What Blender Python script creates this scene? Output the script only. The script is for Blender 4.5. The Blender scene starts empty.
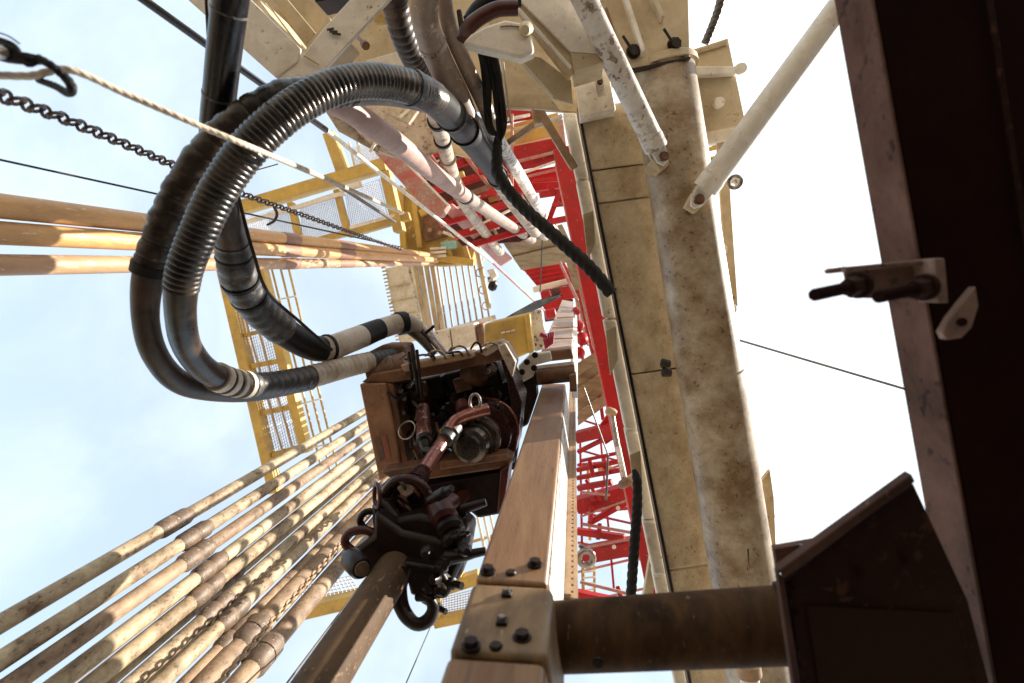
import bpy, bmesh, math, random
from mathutils import Vector, Matrix
random.seed(7)
S = bpy.context.scene
COL = S.collection
F = 569.0                      # focal length in pixels (20 mm lens on a 36 mm sensor)
CAM = Vector((0, 0, 1.6))
# ---- camera axes (right, down, forward) against the plumb line ----
ZEN = (574.0, 290.0)           # where verticals meet
n = Vector(((ZEN[0]-512)/F, (ZEN[1]-341.5)/F, 1)).normalized()
xw = (Vector((1, 0, 0)) - n*n.x).normalized()
yw = n.cross(xw)
def rot(v): return Vector((v.dot(xw), v.dot(yw), v.dot(n)))
RIGHT, DOWN, FWD = rot(Vector((1,0,0))), rot(Vector((0,1,0))), rot(Vector((0,0,1)))
UP = Vector((0, 0, 1)); PI = math.pi
def P(x, y, d): return CAM + rot(Vector(((x-512)/F*d, (y-341.5)/F*d, d)))
def PX(w, d): return w*d/F
def lerp(a, b, t): return a + (b-a)*t

# ------------------------------------------------------------------ materials
def mat(name, col, dirt=(.1,.06,.035), amt=.35, rough=.55, metal=0.0, scale=2.0, stretch=(1,1,1),
        chips=None, chip_amt=.12, bump=.15, fine=40.0, spec=.5, dist=.6):
    m = bpy.data.materials.new(name); m.use_nodes = True
    nt = m.node_tree; N = nt.nodes; L = nt.links
    b = N['Principled BSDF']
    tc = N.new('ShaderNodeTexCoord'); mp = N.new('ShaderNodeMapping'); mp.inputs['Scale'].default_value = stretch
    L.new(tc.outputs['Object'], mp.inputs['Vector'])
    oi = N.new('ShaderNodeObjectInfo')
    def noise(sc, det, r=.6, dist=0.0):
        t = N.new('ShaderNodeTexNoise'); t.noise_dimensions = '4D'
        t.inputs['Scale'].default_value = sc; t.inputs['Detail'].default_value = det
        t.inputs['Roughness'].default_value = r; t.inputs['Distortion'].default_value = dist
        L.new(mp.outputs[0], t.inputs['Vector'])
        mu = N.new('ShaderNodeMath'); mu.operation = 'MULTIPLY'; mu.inputs[1].default_value = 13
        L.new(oi.outputs['Random'], mu.inputs[0]); L.new(mu.outputs[0], t.inputs['W']); return t
    def ramp(src, a, c):
        r = N.new('ShaderNodeValToRGB'); r.color_ramp.elements[0].position = a; r.color_ramp.elements[1].position = c
        L.new(src, r.inputs[0]); return r
    def mix(f, a, c, mode='MIX'):
        x = N.new('ShaderNodeMix'); x.data_type = 'RGBA'; x.blend_type = mode
        if isinstance(f, float): x.inputs[0].default_value = f
        else: L.new(f, x.inputs[0])
        for s, v in ((6, a), (7, c)):
            if isinstance(v, tuple): x.inputs[s].default_value = (*v, 1)
            else: L.new(v, x.inputs[s])
        return x.outputs[2]
    big = noise(scale, 9, .65, dist); r1 = ramp(big.outputs[0], .62-amt*.5, .86-amt*.35)
    c = mix(r1.outputs[0], tuple(col), tuple(dirt))
    md = noise(scale*4.5, 8, .7, 1.2); r2 = ramp(md.outputs[0], .35, .7)
    c2 = mix(r2.outputs[0], (.80,.78,.76), (1.12,1.1,1.07))
    c = mix(.75, c, c2, 'MULTIPLY')
    if chips:
        ch = noise(fine*.55, 5, .6); r3 = ramp(ch.outputs[0], .67-chip_amt, .70-chip_amt)
        gate = ramp(big.outputs[0], .40, .58)
        g = N.new('ShaderNodeMath'); g.operation = 'MULTIPLY'; L.new(r3.outputs[0], g.inputs[0]); L.new(gate.outputs[0], g.inputs[1])
        c = mix(g.outputs[0], c, tuple(chips))
    L.new(c, b.inputs['Base Color'])
    fn = noise(fine, 6, .65)
    rr = N.new('ShaderNodeMapRange'); rr.inputs[3].default_value = max(.05, rough-.18); rr.inputs[4].default_value = min(1, rough+.2)
    L.new(md.outputs[0], rr.inputs[0]); L.new(rr.outputs[0], b.inputs['Roughness'])
    b.inputs['Metallic'].default_value = metal; b.inputs['Specular IOR Level'].default_value = spec
    bp = N.new('ShaderNodeBump'); bp.inputs['Strength'].default_value = bump; bp.inputs['Distance'].default_value = .01
    ad = N.new('ShaderNodeMath'); ad.operation = 'ADD'; L.new(fn.outputs[0], ad.inputs[0]); L.new(md.outputs[0], ad.inputs[1])
    L.new(ad.outputs[0], bp.inputs['Height']); L.new(bp.outputs[0], b.inputs['Normal'])
    return m
RUST = (.13,.055,.025); MUD = (.20,.125,.065)
M = dict(
 cream  = mat('cream_paint', (.64,.53,.35), (.36,.25,.13), .34, .5, scale=1.3, chips=(.2,.11,.055), chip_amt=.04),
 creamw = mat('pale_paint', (.84,.80,.72), (.46,.36,.25), .28, .45, scale=1.6, chips=(.25,.15,.09), chip_amt=.045),
 leg = mat('grimy_cream_paint', (.60,.52,.40), (.24,.155,.08), .64, .36, scale=3.4, stretch=(1,1.2,1), chips=(.13,.075,.04), chip_amt=.075, fine=42, dist=.05, bump=.03),
 panel = mat('panel_cream', (.66,.56,.39), (.36,.25,.14), .42, .45, scale=4.0, stretch=(1.2,1.0,1), chips=(.20,.13,.07), chip_amt=.06, fine=60, dist=.1, bump=.06),
 white  = mat('white_paint', (.76,.74,.70), (.36,.27,.2), .30, .38, scale=2.2, chips=(.12,.05,.03), chip_amt=.14),
 red = mat('red_paint', (.50,.014,.018), (.24,.018,.018), .42, .48, scale=1.6, chips=(.40,.2,.17), chip_amt=.03, spec=.3),
 redw   = mat('worn_red_paint', (.50,.10,.09), (.42,.32,.26), .55, .6, scale=2.5, chips=(.5,.36,.3), chip_amt=.12),
 yellow = mat('yellow_paint', (.62,.42,.10), (.36,.24,.09), .40, .5, scale=1.0, chips=(.28,.16,.07), chip_amt=.06),
 tan = mat('worn_tan_steel', (.29,.165,.075), (.155,.066,.026), .56, .42, scale=3.0, stretch=(3.2,1,.32), chips=(.09,.05,.028), chip_amt=.06, fine=34, dist=.25),
 tand = mat('muddy_steel', (.27,.165,.075), (.11,.06,.028), .55, .5, scale=5, stretch=(1.8,1,.5), chips=(.35,.26,.16), chip_amt=.03, fine=60),
 rack   = mat('rack_steel', (.48,.32,.19), (.3,.17,.09), .4, .5, scale=5),
 pipe = mat('mud_coated_pipe', (.55,.44,.285), (.15,.092,.048), .54, .62, scale=4.5, stretch=(1.3,1.3,.8), chips=(.12,.07,.038), chip_amt=.11, fine=60, spec=.35, dist=.25),
 pipe2 = mat('rusty_pipe', (.40,.28,.175), (.12,.07,.04), .56, .62, scale=4.5, stretch=(1.3,1.3,.8), chips=(.10,.055,.035), chip_amt=.11, fine=60, spec=.35, dist=.25),
 joint = mat('tool_joint_steel', (.19,.125,.08), (.075,.048,.03), .55, .55, .1, scale=10, chips=(.38,.28,.18), chip_amt=.08, fine=60),
 orange = mat('orange_coated_pipe', (.62,.345,.125), (.40,.20,.075), .42, .5, scale=2.0, stretch=(1.5,1.5,.4), chips=(.70,.55,.35), chip_amt=.07, fine=50),
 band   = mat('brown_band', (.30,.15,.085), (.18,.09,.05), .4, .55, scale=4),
 rubber = mat('black_rubber', (.009,.0085,.0085), (.030,.022,.018), .32, .45, scale=4, bump=.12, spec=.22),
 sleeve = mat('black_sleeve', (.008,.008,.011), (.02,.018,.018), .2, .24, scale=3, bump=.08, spec=.4),
 dusty = mat('dusty_rubber', (.034,.022,.018), (.13,.08,.055), .36, .42, scale=3.5),
 ribm = mat('ribbed_armour', (.15,.13,.115), (.02,.018,.017), .50, .26, .7, scale=5),
 tapeg = mat('grey_tape', (.045,.047,.053), (.20,.16,.13), .30, .42, scale=6, chips=(.35,.3,.26), chip_amt=.06),
 tapew  = mat('white_tape', (.66,.60,.52), (.3,.22,.16), .36, .55, scale=6),
 hoseg  = mat('clay_hose', (.42,.32,.26), (.24,.16,.115), .45, .42, scale=3.5, chips=(.62,.54,.47), chip_amt=.08),
 hosew  = mat('pale_hose', (.62,.53,.44), (.27,.19,.13), .48, .5, scale=4, chips=(.15,.1,.07), chip_amt=.12),
 steel  = mat('bare_steel', (.42,.38,.36), (.16,.1,.07), .4, .28, .85, scale=6),
 dark = mat('oily_dark_steel', (.013,.0075,.0065), (.035,.018,.013), .4, .34, 0, scale=7, bump=.2, spec=.28),
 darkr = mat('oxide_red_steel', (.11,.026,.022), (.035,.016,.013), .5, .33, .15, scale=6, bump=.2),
 pink   = mat('chafed_red_steel', (.40,.17,.14), (.18,.06,.05), .4, .22, .55, scale=5, chips=(.7,.6,.55), chip_amt=.08),
 rustb = mat('rust_brown_paint', (.27,.13,.068), (.06,.032,.02), .46, .5, scale=4, chips=(.40,.26,.17), chip_amt=.05),
 umber = mat('umber_steel', (.040,.0175,.0125), (.018,.009,.007), .5, .7, scale=3.5, chips=(.075,.032,.02), chip_amt=.08, bump=.25, spec=.1),
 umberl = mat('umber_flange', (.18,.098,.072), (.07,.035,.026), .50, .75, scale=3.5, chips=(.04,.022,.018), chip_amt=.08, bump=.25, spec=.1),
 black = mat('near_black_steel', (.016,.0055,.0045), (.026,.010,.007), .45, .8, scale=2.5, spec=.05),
 wood = mat('weathered_boards', (.36,.285,.18), (.17,.12,.07), .5, .75, scale=2.2, stretch=(.6,4,1)),
 rope   = mat('manila_rope', (.68,.58,.46), (.4,.3,.2), .35, .85, scale=8),
 brope = mat('tarred_rope', (.011,.010,.010), (.03,.026,.024), .3, .6, scale=9, bump=.3, spec=.3),
 wire   = mat('steel_cable', (.11,.10,.10), (.2,.17,.14), .4, .45, .5, scale=8),
 chain  = mat('chain_steel', (.10,.08,.085), (.2,.13,.09), .4, .4, .6, scale=9),
 chainr = mat('muddy_chain', (.42,.29,.17), (.2,.12,.07), .4, .55, .2, scale=9),
 grate  = mat('galvanised_grating', (.62,.60,.62), (.4,.36,.34), .35, .5, .2, scale=5),
 teal   = mat('teal_box', (.30,.55,.50), (.2,.36,.33), .3, .5, scale=5),
 cloth  = mat('blue_grey_cloth', (.10,.13,.17), (.25,.27,.3), .4, .8, scale=5),
 magenta= mat('crimson_plastic', (.42,.02,.07), (.25,.03,.05), .3, .5, scale=5),
 ylab   = mat('yellow_label', (.62,.45,.05), (.4,.28,.06), .3, .5, scale=9),
 tubed = mat('mud_dark_tube', (.115,.060,.027), (.035,.020,.012), .58, .7, scale=4, stretch=(2.2,1.0,1.0), chips=(.16,.10,.05), chip_amt=.03, spec=.05),
 eyem   = mat('oily_red_steel', (.055,.018,.016), (.02,.011,.01), .5, .26, .3, scale=6, bump=.2),
 wall   = mat('chafed_rust_paint', (.43,.235,.14), (.22,.11,.06), .42, .5, scale=4, chips=(.15,.08,.05), chip_amt=.06),
 fdark  = mat('faded_black_decal', (.11,.08,.075), (.25,.14,.09), .5, .6, scale=12),
 fred   = mat('faded_red_decal', (.36,.085,.075), (.36,.18,.12), .5, .6, scale=12),
 dustyr = mat('dusty_black_rubber', (.009,.008,.008), (.085,.058,.042), .42, .30, scale=5, spec=.4),
 umberm = mat('umber_edge', (.105,.055,.042), (.05,.025,.02), .5, .7, scale=4, chips=(.2,.13,.1), chip_amt=.04, spec=.15),
 bracketm = mat('bracket_paint', (.34,.235,.195), (.14,.08,.06), .45, .7, scale=6, chips=(.06,.03,.025), chip_amt=.07, spec=.15),
 deck   = mat('deck_steel', (.055,.042,.033), (.035,.026,.02), .5, .7, scale=.8),
 sand   = mat('desert_sand', (.34,.285,.215), (.26,.21,.16), .5, .95, scale=.05, fine=2),
 ink    = mat('stencil_ink', (.03,.028,.026), (.06,.05,.045), .3, .6, scale=9),
 redink = mat('red_stencil', (.42,.05,.05), (.3,.06,.05), .3, .6, scale=9),
)

# ------------------------------------------------------------------ mesh builder
class MB:
    def __init__(s): s.bm = bmesh.new()
    def ring(s, c, u, v, r, seg, fn=None):
        out = []
        for k in range(seg):
            a = 2*PI*k/seg; q = r*(fn(a) if fn else 1)
            out.append(s.bm.verts.new(c + u*(math.cos(a)*q) + v*(math.sin(a)*q)))
        return out
    def sweep(s, pts, radii, seg=14, fn=None, cap=True, closed=False):
        N = len(pts); t0 = (pts[1]-pts[0]).normalized()
        u = t0.orthogonal().normalized(); prev = None; first = None; acc = 0.0
        for i, p in enumerate(pts):
            a = pts[max(0, i-1)] if not closed else pts[(i-1) % N]
            b = pts[min(N-1, i+1)] if not closed else pts[(i+1) % N]
            t = (b-a).normalized(); u = (u - t*u.dot(t)).normalized(); v = t.cross(u)
            if i: acc += (p-pts[i-1]).length
            r = radii[i] if hasattr(radii, '__len__') else radii
            R = s.ring(p, u, v, r, seg, (lambda an, ac=acc: fn(an, ac)) if fn else None)
            if prev:
                for k in range(seg):
                    s.bm.faces.new((prev[k], prev[(k+1) % seg], R[(k+1) % seg], R[k]))
            elif cap and not closed: s.bm.faces.new(list(reversed(R)))
            if first is None: first = R
            prev = R
        if closed:
            for k in range(seg): s.bm.faces.new((prev[k], prev[(k+1) % seg], first[(k+1) % seg], first[k]))
        elif cap: s.bm.faces.new(prev)
        return s
    def cyl(s, a, b, r, r2=None, seg=16): return s.sweep([a, b], [r, r if r2 is None else r2], seg)
    def lathe(s, a, b, prof, seg=28):
        # prof: (fraction along the axis, radius) pairs
        return s.sweep([lerp(a, b, t) for t, r in prof], [r for t, r in prof], seg)
    def box(s, a, b, w, h, up=None):
        t = (b-a).normalized(); up = up or UP
        if abs(t.dot(up)) > .97: up = Vector((0, 1, 0))
        side = t.cross(up).normalized(); nn = side.cross(t)
        vs = []
        for p in (a, b):
            for i, j in ((-1,-1), (1,-1), (1,1), (-1,1)):
                vs.append(s.bm.verts.new(p + side*(i*w/2) + nn*(j*h/2)))
        for f in ((3,2,1,0), (4,5,6,7), (0,1,5,4), (1,2,6,5), (2,3,7,6), (3,0,4,7)): s.bm.faces.new([vs[i] for i in f])
        return s
    def prism(s, poly, vec):
        a = [s.bm.verts.new(p) for p in poly]; b = [s.bm.verts.new(p+vec) for p in poly]; N = len(poly)
        s.bm.faces.new(a); s.bm.faces.new(list(reversed(b)))
        for i in range(N): s.bm.faces.new((a[i], b[i], b[(i+1) % N], a[(i+1) % N]))
        return s
    def slab(s, px, d, th, vec=None):
        ds = d if hasattr(d, '__len__') else [d]*len(px)
        return s.prism([P(x, y, q) for (x, y), q in zip(px, ds)], (vec or UP)*th)
    def pbar(s, x0, y0, d0, x1, y1, d1, w, h=None):     # square bar
        wm = PX(w, (d0+d1)/2)
        return s.box(P(x0, y0, d0), P(x1, y1, d1), wm, h if h else wm)
    def prod(s, x0, y0, d0, x1, y1, d1, w, seg=12):     # round bar
        return s.cyl(P(x0, y0, d0), P(x1, y1, d1), PX(w, d0)/2, PX(w, d1)/2, seg)
    def hexbolt(s, p, dr, r, h, shank=0):
        dr = dr.normalized(); s.sweep([p, p+dr*h], r, 6)
        s.cyl(p-dr*.004, p+dr*(h*.25), r*1.35, seg=14)
        if shank: s.cyl(p, p+dr*(h+shank), r*.55, seg=10)
        return s
    def ringt(s, c, ax, R, r, seg=28, tseg=10, a0=0, a1=2*PI, ell=1.0, up=None):
        ax = ax.normalized(); u = (up - ax*up.dot(ax)).normalized() if up else ax.orthogonal().normalized(); v = ax.cross(u)
        full = abs(a1-a0-2*PI) < 1e-4; k = seg if full else seg+1
        pts = [c + u*(math.cos(a0+(a1-a0)*i/seg)*R*ell) + v*(math.sin(a0+(a1-a0)*i/seg)*R) for i in range(k)]
        return s.sweep(pts, r, tseg, closed=full)
    def build(s, name, m, parent=None, bevel=0.0, root=None, label=None):
        bmesh.ops.recalc_face_normals(s.bm, faces=s.bm.faces)
        if parent is not None:
            top = parent
            while top.parent: top = top.parent
            org = Vector(top.location); 
        else:
            xs = [v.co for v in s.bm.verts]
            lo = Vector([min(c[i] for c in xs) for i in range(3)]); hi = Vector([max(c[i] for c in xs) for i in range(3)])
            org = Vector(((lo.x+hi.x)/2, (lo.y+hi.y)/2, lo.z))
        for v in s.bm.verts: v.co -= org
        me = bpy.data.meshes.new(name); s.bm.to_mesh(me); s.bm.free()
        for p in me.polygons: p.use_smooth = True
        me.set_sharp_from_angle(angle=math.radians(38))
        me.materials.append(M[m] if isinstance(m, str) else m)
        o = bpy.data.objects.new(name, me); COL.objects.link(o)
        if parent is not None: o.parent = parent
        else: o.location = org
        if bevel:
            b = o.modifiers.new('bevel', 'BEVEL'); b.width = bevel; b.segments = 2; b.limit_method = 'ANGLE'; b.angle_limit = math.radians(40)
        if label: o['label'] = label
        return o
def tag(o, label, cat, group=None):
    o['label'] = label; o['category'] = cat
    if group: o['group'] = group
    return o
def thing(name, loc, label, cat, group=None):
    o = bpy.data.objects.new(name, None); o.empty_display_size = .1; COL.objects.link(o); o.location = loc
    return tag(o, label, cat, group)
def struct(o): o['kind'] = 'structure'; return o

# ---- smooth paths through control points (x, y, depth, width px) ----
class Path:
    def __init__(s, ctl, step=.012):
        pts = [P(x, y, d) for x, y, d, w in ctl]; rad = [PX(w, d)/2 for x, y, d, w in ctl]
        s.p, s.r, s.s = [], [], []
        for i in range(len(pts)-1):
            p0 = pts[max(0, i-1)]; p1, p2 = pts[i], pts[i+1]; p3 = pts[min(len(pts)-1, i+2)]
            k = max(4, int((p2-p1).length/step))
            for j in range(k):
                t = j/k
                q = .5*((2*p1) + (p2-p0)*t + (2*p0-5*p1+4*p2-p3)*t*t + (3*p1-p0-3*p2+p3)*t**3)
                s.p.append(q); s.r.append(rad[i]+(rad[i+1]-rad[i])*(t*t*(3-2*t)))
        s.p.append(pts[-1]); s.r.append(rad[-1])
        a = 0; s.s = [0]
        for i in range(1, len(s.p)): a += (s.p[i]-s.p[i-1]).length; s.s.append(a)
        s.len = a; s.ctl_n = len(ctl)
    def cut(s, a, b, mul=1.0, rib=None, mb=None, seg=20, twist=None):
        # a, b as fractions of the length; rib = (pitch, depth)
        mb = mb or MB(); A, B = a*s.len, b*s.len; pts, rr = [], []
        idx = [i for i, q in enumerate(s.s) if A <= q <= B]
        if len(idx) < 2: return mb
        if rib or twist:
            stp = (rib[0]/6) if rib else twist/9; q = A; j = 0
            while q <= B:
                while j < len(s.s)-2 and s.s[j+1] < q: j += 1
                t = (q-s.s[j])/max(1e-9, s.s[j+1]-s.s[j]); t = min(1, max(0, t))
                k = mul
                if rib: k = mul*(1 + rib[1]*(abs(math.sin(PI*q/rib[0]))**.6 - .6))
                pts.append(lerp(s.p[j], s.p[j+1], t)); rr.append((s.r[j]+(s.r[j+1]-s.r[j])*t)*k); q += stp
        else:
            for i in idx: pts.append(s.p[i]); rr.append(s.r[i]*mul)
        fn = None
        if twist: fn = lambda an, ac: 1 + .17*abs(math.cos(1.5*(an - 2*PI*ac/(twist*3)))) - .1
        return mb.sweep(pts, rr, seg, fn)

exec_list = []
# ================================================================== THE SETTING
mb = MB(); mb.box(Vector((0,-1500,-9.2)), Vector((0,1500,-9.2)), 3000, .4)
struct(mb.build('ground', 'sand'))
mb = MB(); mb.box(Vector((1.5,-5,-.15)), Vector((1.5,5.5,-.15)), 15.4, .3)
struct(mb.build('drill_floor', 'deck'))

dh = thing('sun_block_cabin', Vector((7.3,0,0)), 'added brown cabin out of view, blocking sun right of the dark beam', 'cabin')  # unseen cabin added only to keep direct sun off the near parts
MB().box(Vector((7.3,-4.6,3.8)), Vector((7.3,4.6,3.8)), 2.8, 7.6).build('wall', 'umberl', dh, .02)
MB().box(Vector((7.3,-4.8,7.7)), Vector((7.3,4.8,7.7)), 3.1, .18).build('roof', 'cream', dh, .02)
MB().box(Vector((5.88,-2.0,1.05)), Vector((5.88,-1.1,1.05)), .06, 2.1).build('door', 'cream', dh, .01)
for y in (-3.5, 1.0, 3.2): MB().box(Vector((5.88,y,1.6)), Vector((5.88,y+.9,1.6)), .05, .8).build('window', 'dark', dh, .01)
# ================================================================== DRILL PIPE STANDS (lower left)
JH = 5.0
stand_px = [(170,525,'pipe',.127), (187,540,'pipe',.127), (199,553,'pipe2',.13), (201,574,'pipe',.127), (206,590,'pipe',.132), (213,611,'pipe',.127),
            (224,622,'pipe',.132), (232,637,'pipe2',.127), (243,643,'pipe2',.20), (262,656,'pipe2',.19)]
stand_lab = ['outermost drill pipe of the leaning row, dark joint clear against blue sky',
 'second drill pipe in from the outer edge of the row, mottled with brown mud',
 'third drill pipe in from the outer edge, rustier than the pipes beside it',
 'fourth drill pipe in from the outer edge of the row, pale mud coat',
 'fifth drill pipe from the outer edge, blue sky gap below it',
 'sixth drill pipe from the outer edge of the row of standing pipe',
 'seventh drill pipe from the outer edge, close to its inner neighbour',
 'eighth drill pipe from the outer edge, rusty and just outside the thick dark pipe',
 'thick rusty pipe with a muddy chain lying along it, ninth in the row',
 'innermost rusty pipe of the leaning row, beside the bare strip of sky']
def stand(px, py, m, od, lab, dj, base=0.0, top=24.0, lean=(0,0)):
    j = P(px, py, dj); b = Vector((j.x-lean[0]*j.z, j.y-lean[1]*j.z, base))
    r = thing('drill_pipe', b, lab, 'drill pipe', 'drill pipe stands leaning in the row')
    def at(z): return Vector((j.x+lean[0]*(z-j.z), j.y+lean[1]*(z-j.z), z))
    mb = MB(); R = od*.48
    mb.sweep([at(base + (top-base)*i/14) for i in range(15)], R, 16); mb.build('pipe_body', m, r)
    z = j.z - random.uniform(-.12, .14)
    mb = MB(); mb.lathe(at(z-.19), at(z+.22), [(0,R), (.12,R*1.28), (.46,R*1.30), (.48,R*1.22), (.50,R*1.22), (.52,R*1.30), (.85,R*1.28), (1,R)], 18)
    mb.build('tool_joint', 'joint', r)
    z2 = z + 9.3
    mb = MB(); mb.lathe(at(z2-.19), at(z2+.22), [(0,R), (.12,R*1.28), (.46,R*1.30), (.48,R*1.22), (.50,R*1.22), (.52,R*1.30), (.85,R*1.28), (1,R)], 18)
    mb.build('tool_joint', 'joint', r)
    return r
for (px, py, m, od), lab in zip(stand_px, stand_lab): stand(px, py, m, od, lab, JH)
back_px = [(214,566,'pipe2',.127), (222,585,'pipe',.127), (236,607,'pipe',.127)]
back_lab = ['drill pipe of the rear row, showing in the gap under the third front pipe',
            'drill pipe of the rear row, showing behind the fifth front pipe',
            'drill pipe of the rear row, showing behind the sixth front pipe']
for (px, py, m, od), lab in zip(back_px, back_lab):
    stand(px, py, m, od, lab, JH+.75)
# muddy chain along the thick pipe
def chain_links(pts, L, W, r, mb=None):
    mb = mb or MB(); acc = 0; k = 0; q = 0.0; pitch = L-2.6*r
    seglen = [(pts[i+1]-pts[i]).length for i in range(len(pts)-1)]; tot = sum(seglen)
    while q < tot:
        a = 0; i = 0
        while i < len(seglen)-1 and a+seglen[i] < q: a += seglen[i]; i += 1
        t = (q-a)/seglen[i]; c = lerp(pts[i], pts[i+1], t); d = (pts[i+1]-pts[i]).normalized()
        side = d.cross(Vector((-.6,-.33,.73))).normalized()
        side = Matrix.Rotation(PI*.36*(k % 2)-PI*.18+random.uniform(-.1,.1), 3, d) @ side
        hl, hw = L/2-W/2, W/2-r; P2 = []
        for j in range(6): an = -PI/2+PI*j/5; P2.append(c + d*(hl+math.cos(an)*hw) + side*(math.sin(an)*hw))
        for j in range(6): an = PI/2+PI*j/5; P2.append(c + d*(-hl+math.cos(an)*hw) + side*(math.sin(an)*hw))
        mb.sweep(P2, r, 7, closed=True); q += pitch; k += 1
    return mb
def sagline(a, b, sag, n=24, vec=None):
    return [lerp(a, b, i/n) + (vec or Vector((0,0,-1)))*(sag*4*(i/n)*(1-i/n)) for i in range(n+1)]
a = P(214,688,3.75); b = P(382,497,7.6)
tag(chain_links(sagline(a, b, .05), .10, .07, .0125).build('chain', 'chainr'), 'mud covered chain hanging along the thick rusty pipe', 'chain')

# ================================================================== ORANGE PIPES (upper left)
orr = [(0,206,25.5,432,256,'uppermost of the three orange coated pipes crossing the left edge', 'orange'),
       (0,233,24,436,260,'middle orange coated pipe between the other two on the left edge', 'orange'),
       (0,265,22,432,263,'lowest and brownest of the three coated pipes on the left edge', 'band2')]
M['band2'] = mat('brown_orange_pipe', (.47,.27,.14), (.33,.17,.085), .45, .5, scale=2.0, stretch=(1.5,1.5,.4), chips=(.75,.6,.42), chip_amt=.10)
for x0, y0, w, x1, y1, lab, m in orr:
    d0 = 3.7; a = P(x0, y0, d0); b = P(x1, y1, 16.0); R = PX(w, d0)/2
    dr = (b-a).normalized(); base = a - dr*(a.z/dr.z)
    r = thing('drill_collar', base, lab, 'pipe', 'orange coated pipes racked on the left')
    MB().sweep([lerp(base, b, i/16) for i in range(17)], R, 20).build('pipe_body', m, r)
    def atx(x):   # point on the axis seen at image column x
        t = (x-x0)/(x1-x0); iz = 1/d0+(1/16.0-1/d0)*t; d = 1/iz
        return P(x, y0+(y1-y0)*t, d)
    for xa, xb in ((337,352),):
        MB().cyl(atx(xa), atx(xb), R*1.04, seg=20).build('brown_ring', 'band', r)  # darker brown ring around the pipe
    MB().lathe(atx(281), atx(297), [(0,R), (.1,R*1.10), (.9,R*1.10), (1,R)], 20).build('tool_joint', 'band', r)  # raised ring in the same brown
    MB().lathe(lerp(a, b, .965), b, [(0,R), (.2,R*1.2), (1,R*1.2)], 16).build('tool_joint', m, r)

# ================================================================== RACKING BOARD (yellow platforms high up)
YD = 14.0
def ybar(mb, x0, y0, x1, y1, w, d=YD, h=None): return mb.pbar(x0, y0, d, x1, y1, d, w, h or PX(w, d)*1.3)
rb = thing('racking_board', P(262,360,YD), 'long yellow racking board walkway high behind the drill pipes', 'platform')
for q in ((224,268,276,492,10), (260,262,307,452,9)): ybar(MB(), *q).build('beam', 'yellow', rb, .02)
ybar(MB(), 296,612,364,596,13).build('beam', 'yellow', rb, .02)
for q in ((252,366,284,360,5), (262,413,295,406,5), (245,335,277,328,4), (273,455,304,446,5), (240,300,269,294,4)): ybar(MB(), *q).build('crossbar', 'yellow', rb, .01)
def grating(mb, poly4, d, nx, ny, bar=.012, dep=.05):
    A, B, C, D = [P(x, y, d) for x, y in poly4]
    for i in range(nx+1):
        t = i/nx; mb.box(lerp(A, B, t), lerp(D, C, t), bar, dep)
    for i in range(ny+1):
        t = i/ny; mb.box(lerp(A, D, t)-UP*.003, lerp(B, C, t)-UP*.003, bar*.8, dep*.7)
    return mb
grating(MB(), ((230,272),(259,268),(303,448),(274,470)), YD+.12, 14, 66, .012, .015).build('grating', 'grate', rb)
for q in ((240,300,285,460,2.2), (249,298,294,452,2.2)): MB().prod(q[0],q[1],YD-.15,q[2],q[3],YD-.15,q[4]).build('rod', 'rack', rb)
grating(MB(), ((303,586),(350,576),(364,597),(300,609)), YD+.1, 14, 7, .018, .02).build('grating', 'grate', rb)
hr = thing('handrail', P(300,350,YD+.5), 'three thin parallel rails running beside the yellow walkway', 'handrail')
for x0, y0, x1, y1 in ((270,262,322,470), (279,262,330,470), (287,262,338,470)):
    MB().prod(x0,y0,YD+.6,x1,y1,YD+.6,2.2).build('rail', 'yellow', hr)
for x0, y0, x1, y1 in ((276,300,296,296), (300,404,320,399), (287,350,308,345), (311,448,332,443)):
    MB().prod(x0,y0,YD+.55,x1,y1,YD+.55,1.6).build('rail_tie', 'creamw', hr)
# lower block seen between the elevator and the guide beam
lb = thing('lower_platform', P(455,600,12), 'small yellow platform seen between the elevator and the guide beam', 'platform')
for q in ((434,622,482,612,10), (437,590,480,576,12), (437,592,436,624,9), (456,577,449,542,14)): MB().pbar(q[0],q[1],12,q[2],q[3],12,q[4]).build('beam', 'yellow', lb, .02)
grating(MB(), ((441,598),(480,588),(480,610),(441,616)), 12.1, 14, 8, .016, .02).build('grating', 'grate', lb)
for q in ((474,500,486,556), (480,498,492,554), (486,496,497,545)): MB().prod(q[0],q[1],12.2,q[2],q[3],12.2,3).build('rail', 'creamw', lb)
for q in ((449,548,500,534), (446,560,500,548)): MB().prod(q[0],q[1],12.3,q[2],q[3],12.3,3).build('rail', 'yellow', lb)
# upper fingers platform
ub = thing('upper_platform', P(350,200,15), 'yellow framed platform with mesh panels above the orange pipes', 'platform')
UD = 15.0
for q in ((232,211,386,165,12), (330,134,347,182,11), (386,172,400,232,10), (348,234,410,216,8), (337,190,349,236,6), (291,203,299,236,6), (296,246,352,232,6)):
    ybar(MB(), *q, d=UD).build('beam', 'yellow', ub, .02)
ybar(MB(), 240,224,345,193,4,UD-.1).build('toe_rail', 'creamw', ub, .01)
ybar(MB(), 350,228,404,213,3,UD-.12).build('toe_rail', 'creamw', ub, .01)
ybar(MB(), 340,190,362,184,5,UD-.14).build('latch_bar', 'creamw', ub, .01)
for pl in (((345,191),(386,177),(396,218),(351,231)), ((300,204),(337,192),(347,232),(303,245)), ((350,149),(384,140),(388,166),(357,175)), ((248,218),(292,205),(298,238),(254,250))):
    grating(MB(), pl, UD+.1, 24, 24, .011, .015).build('mesh_panel', 'grate', ub)
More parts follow.
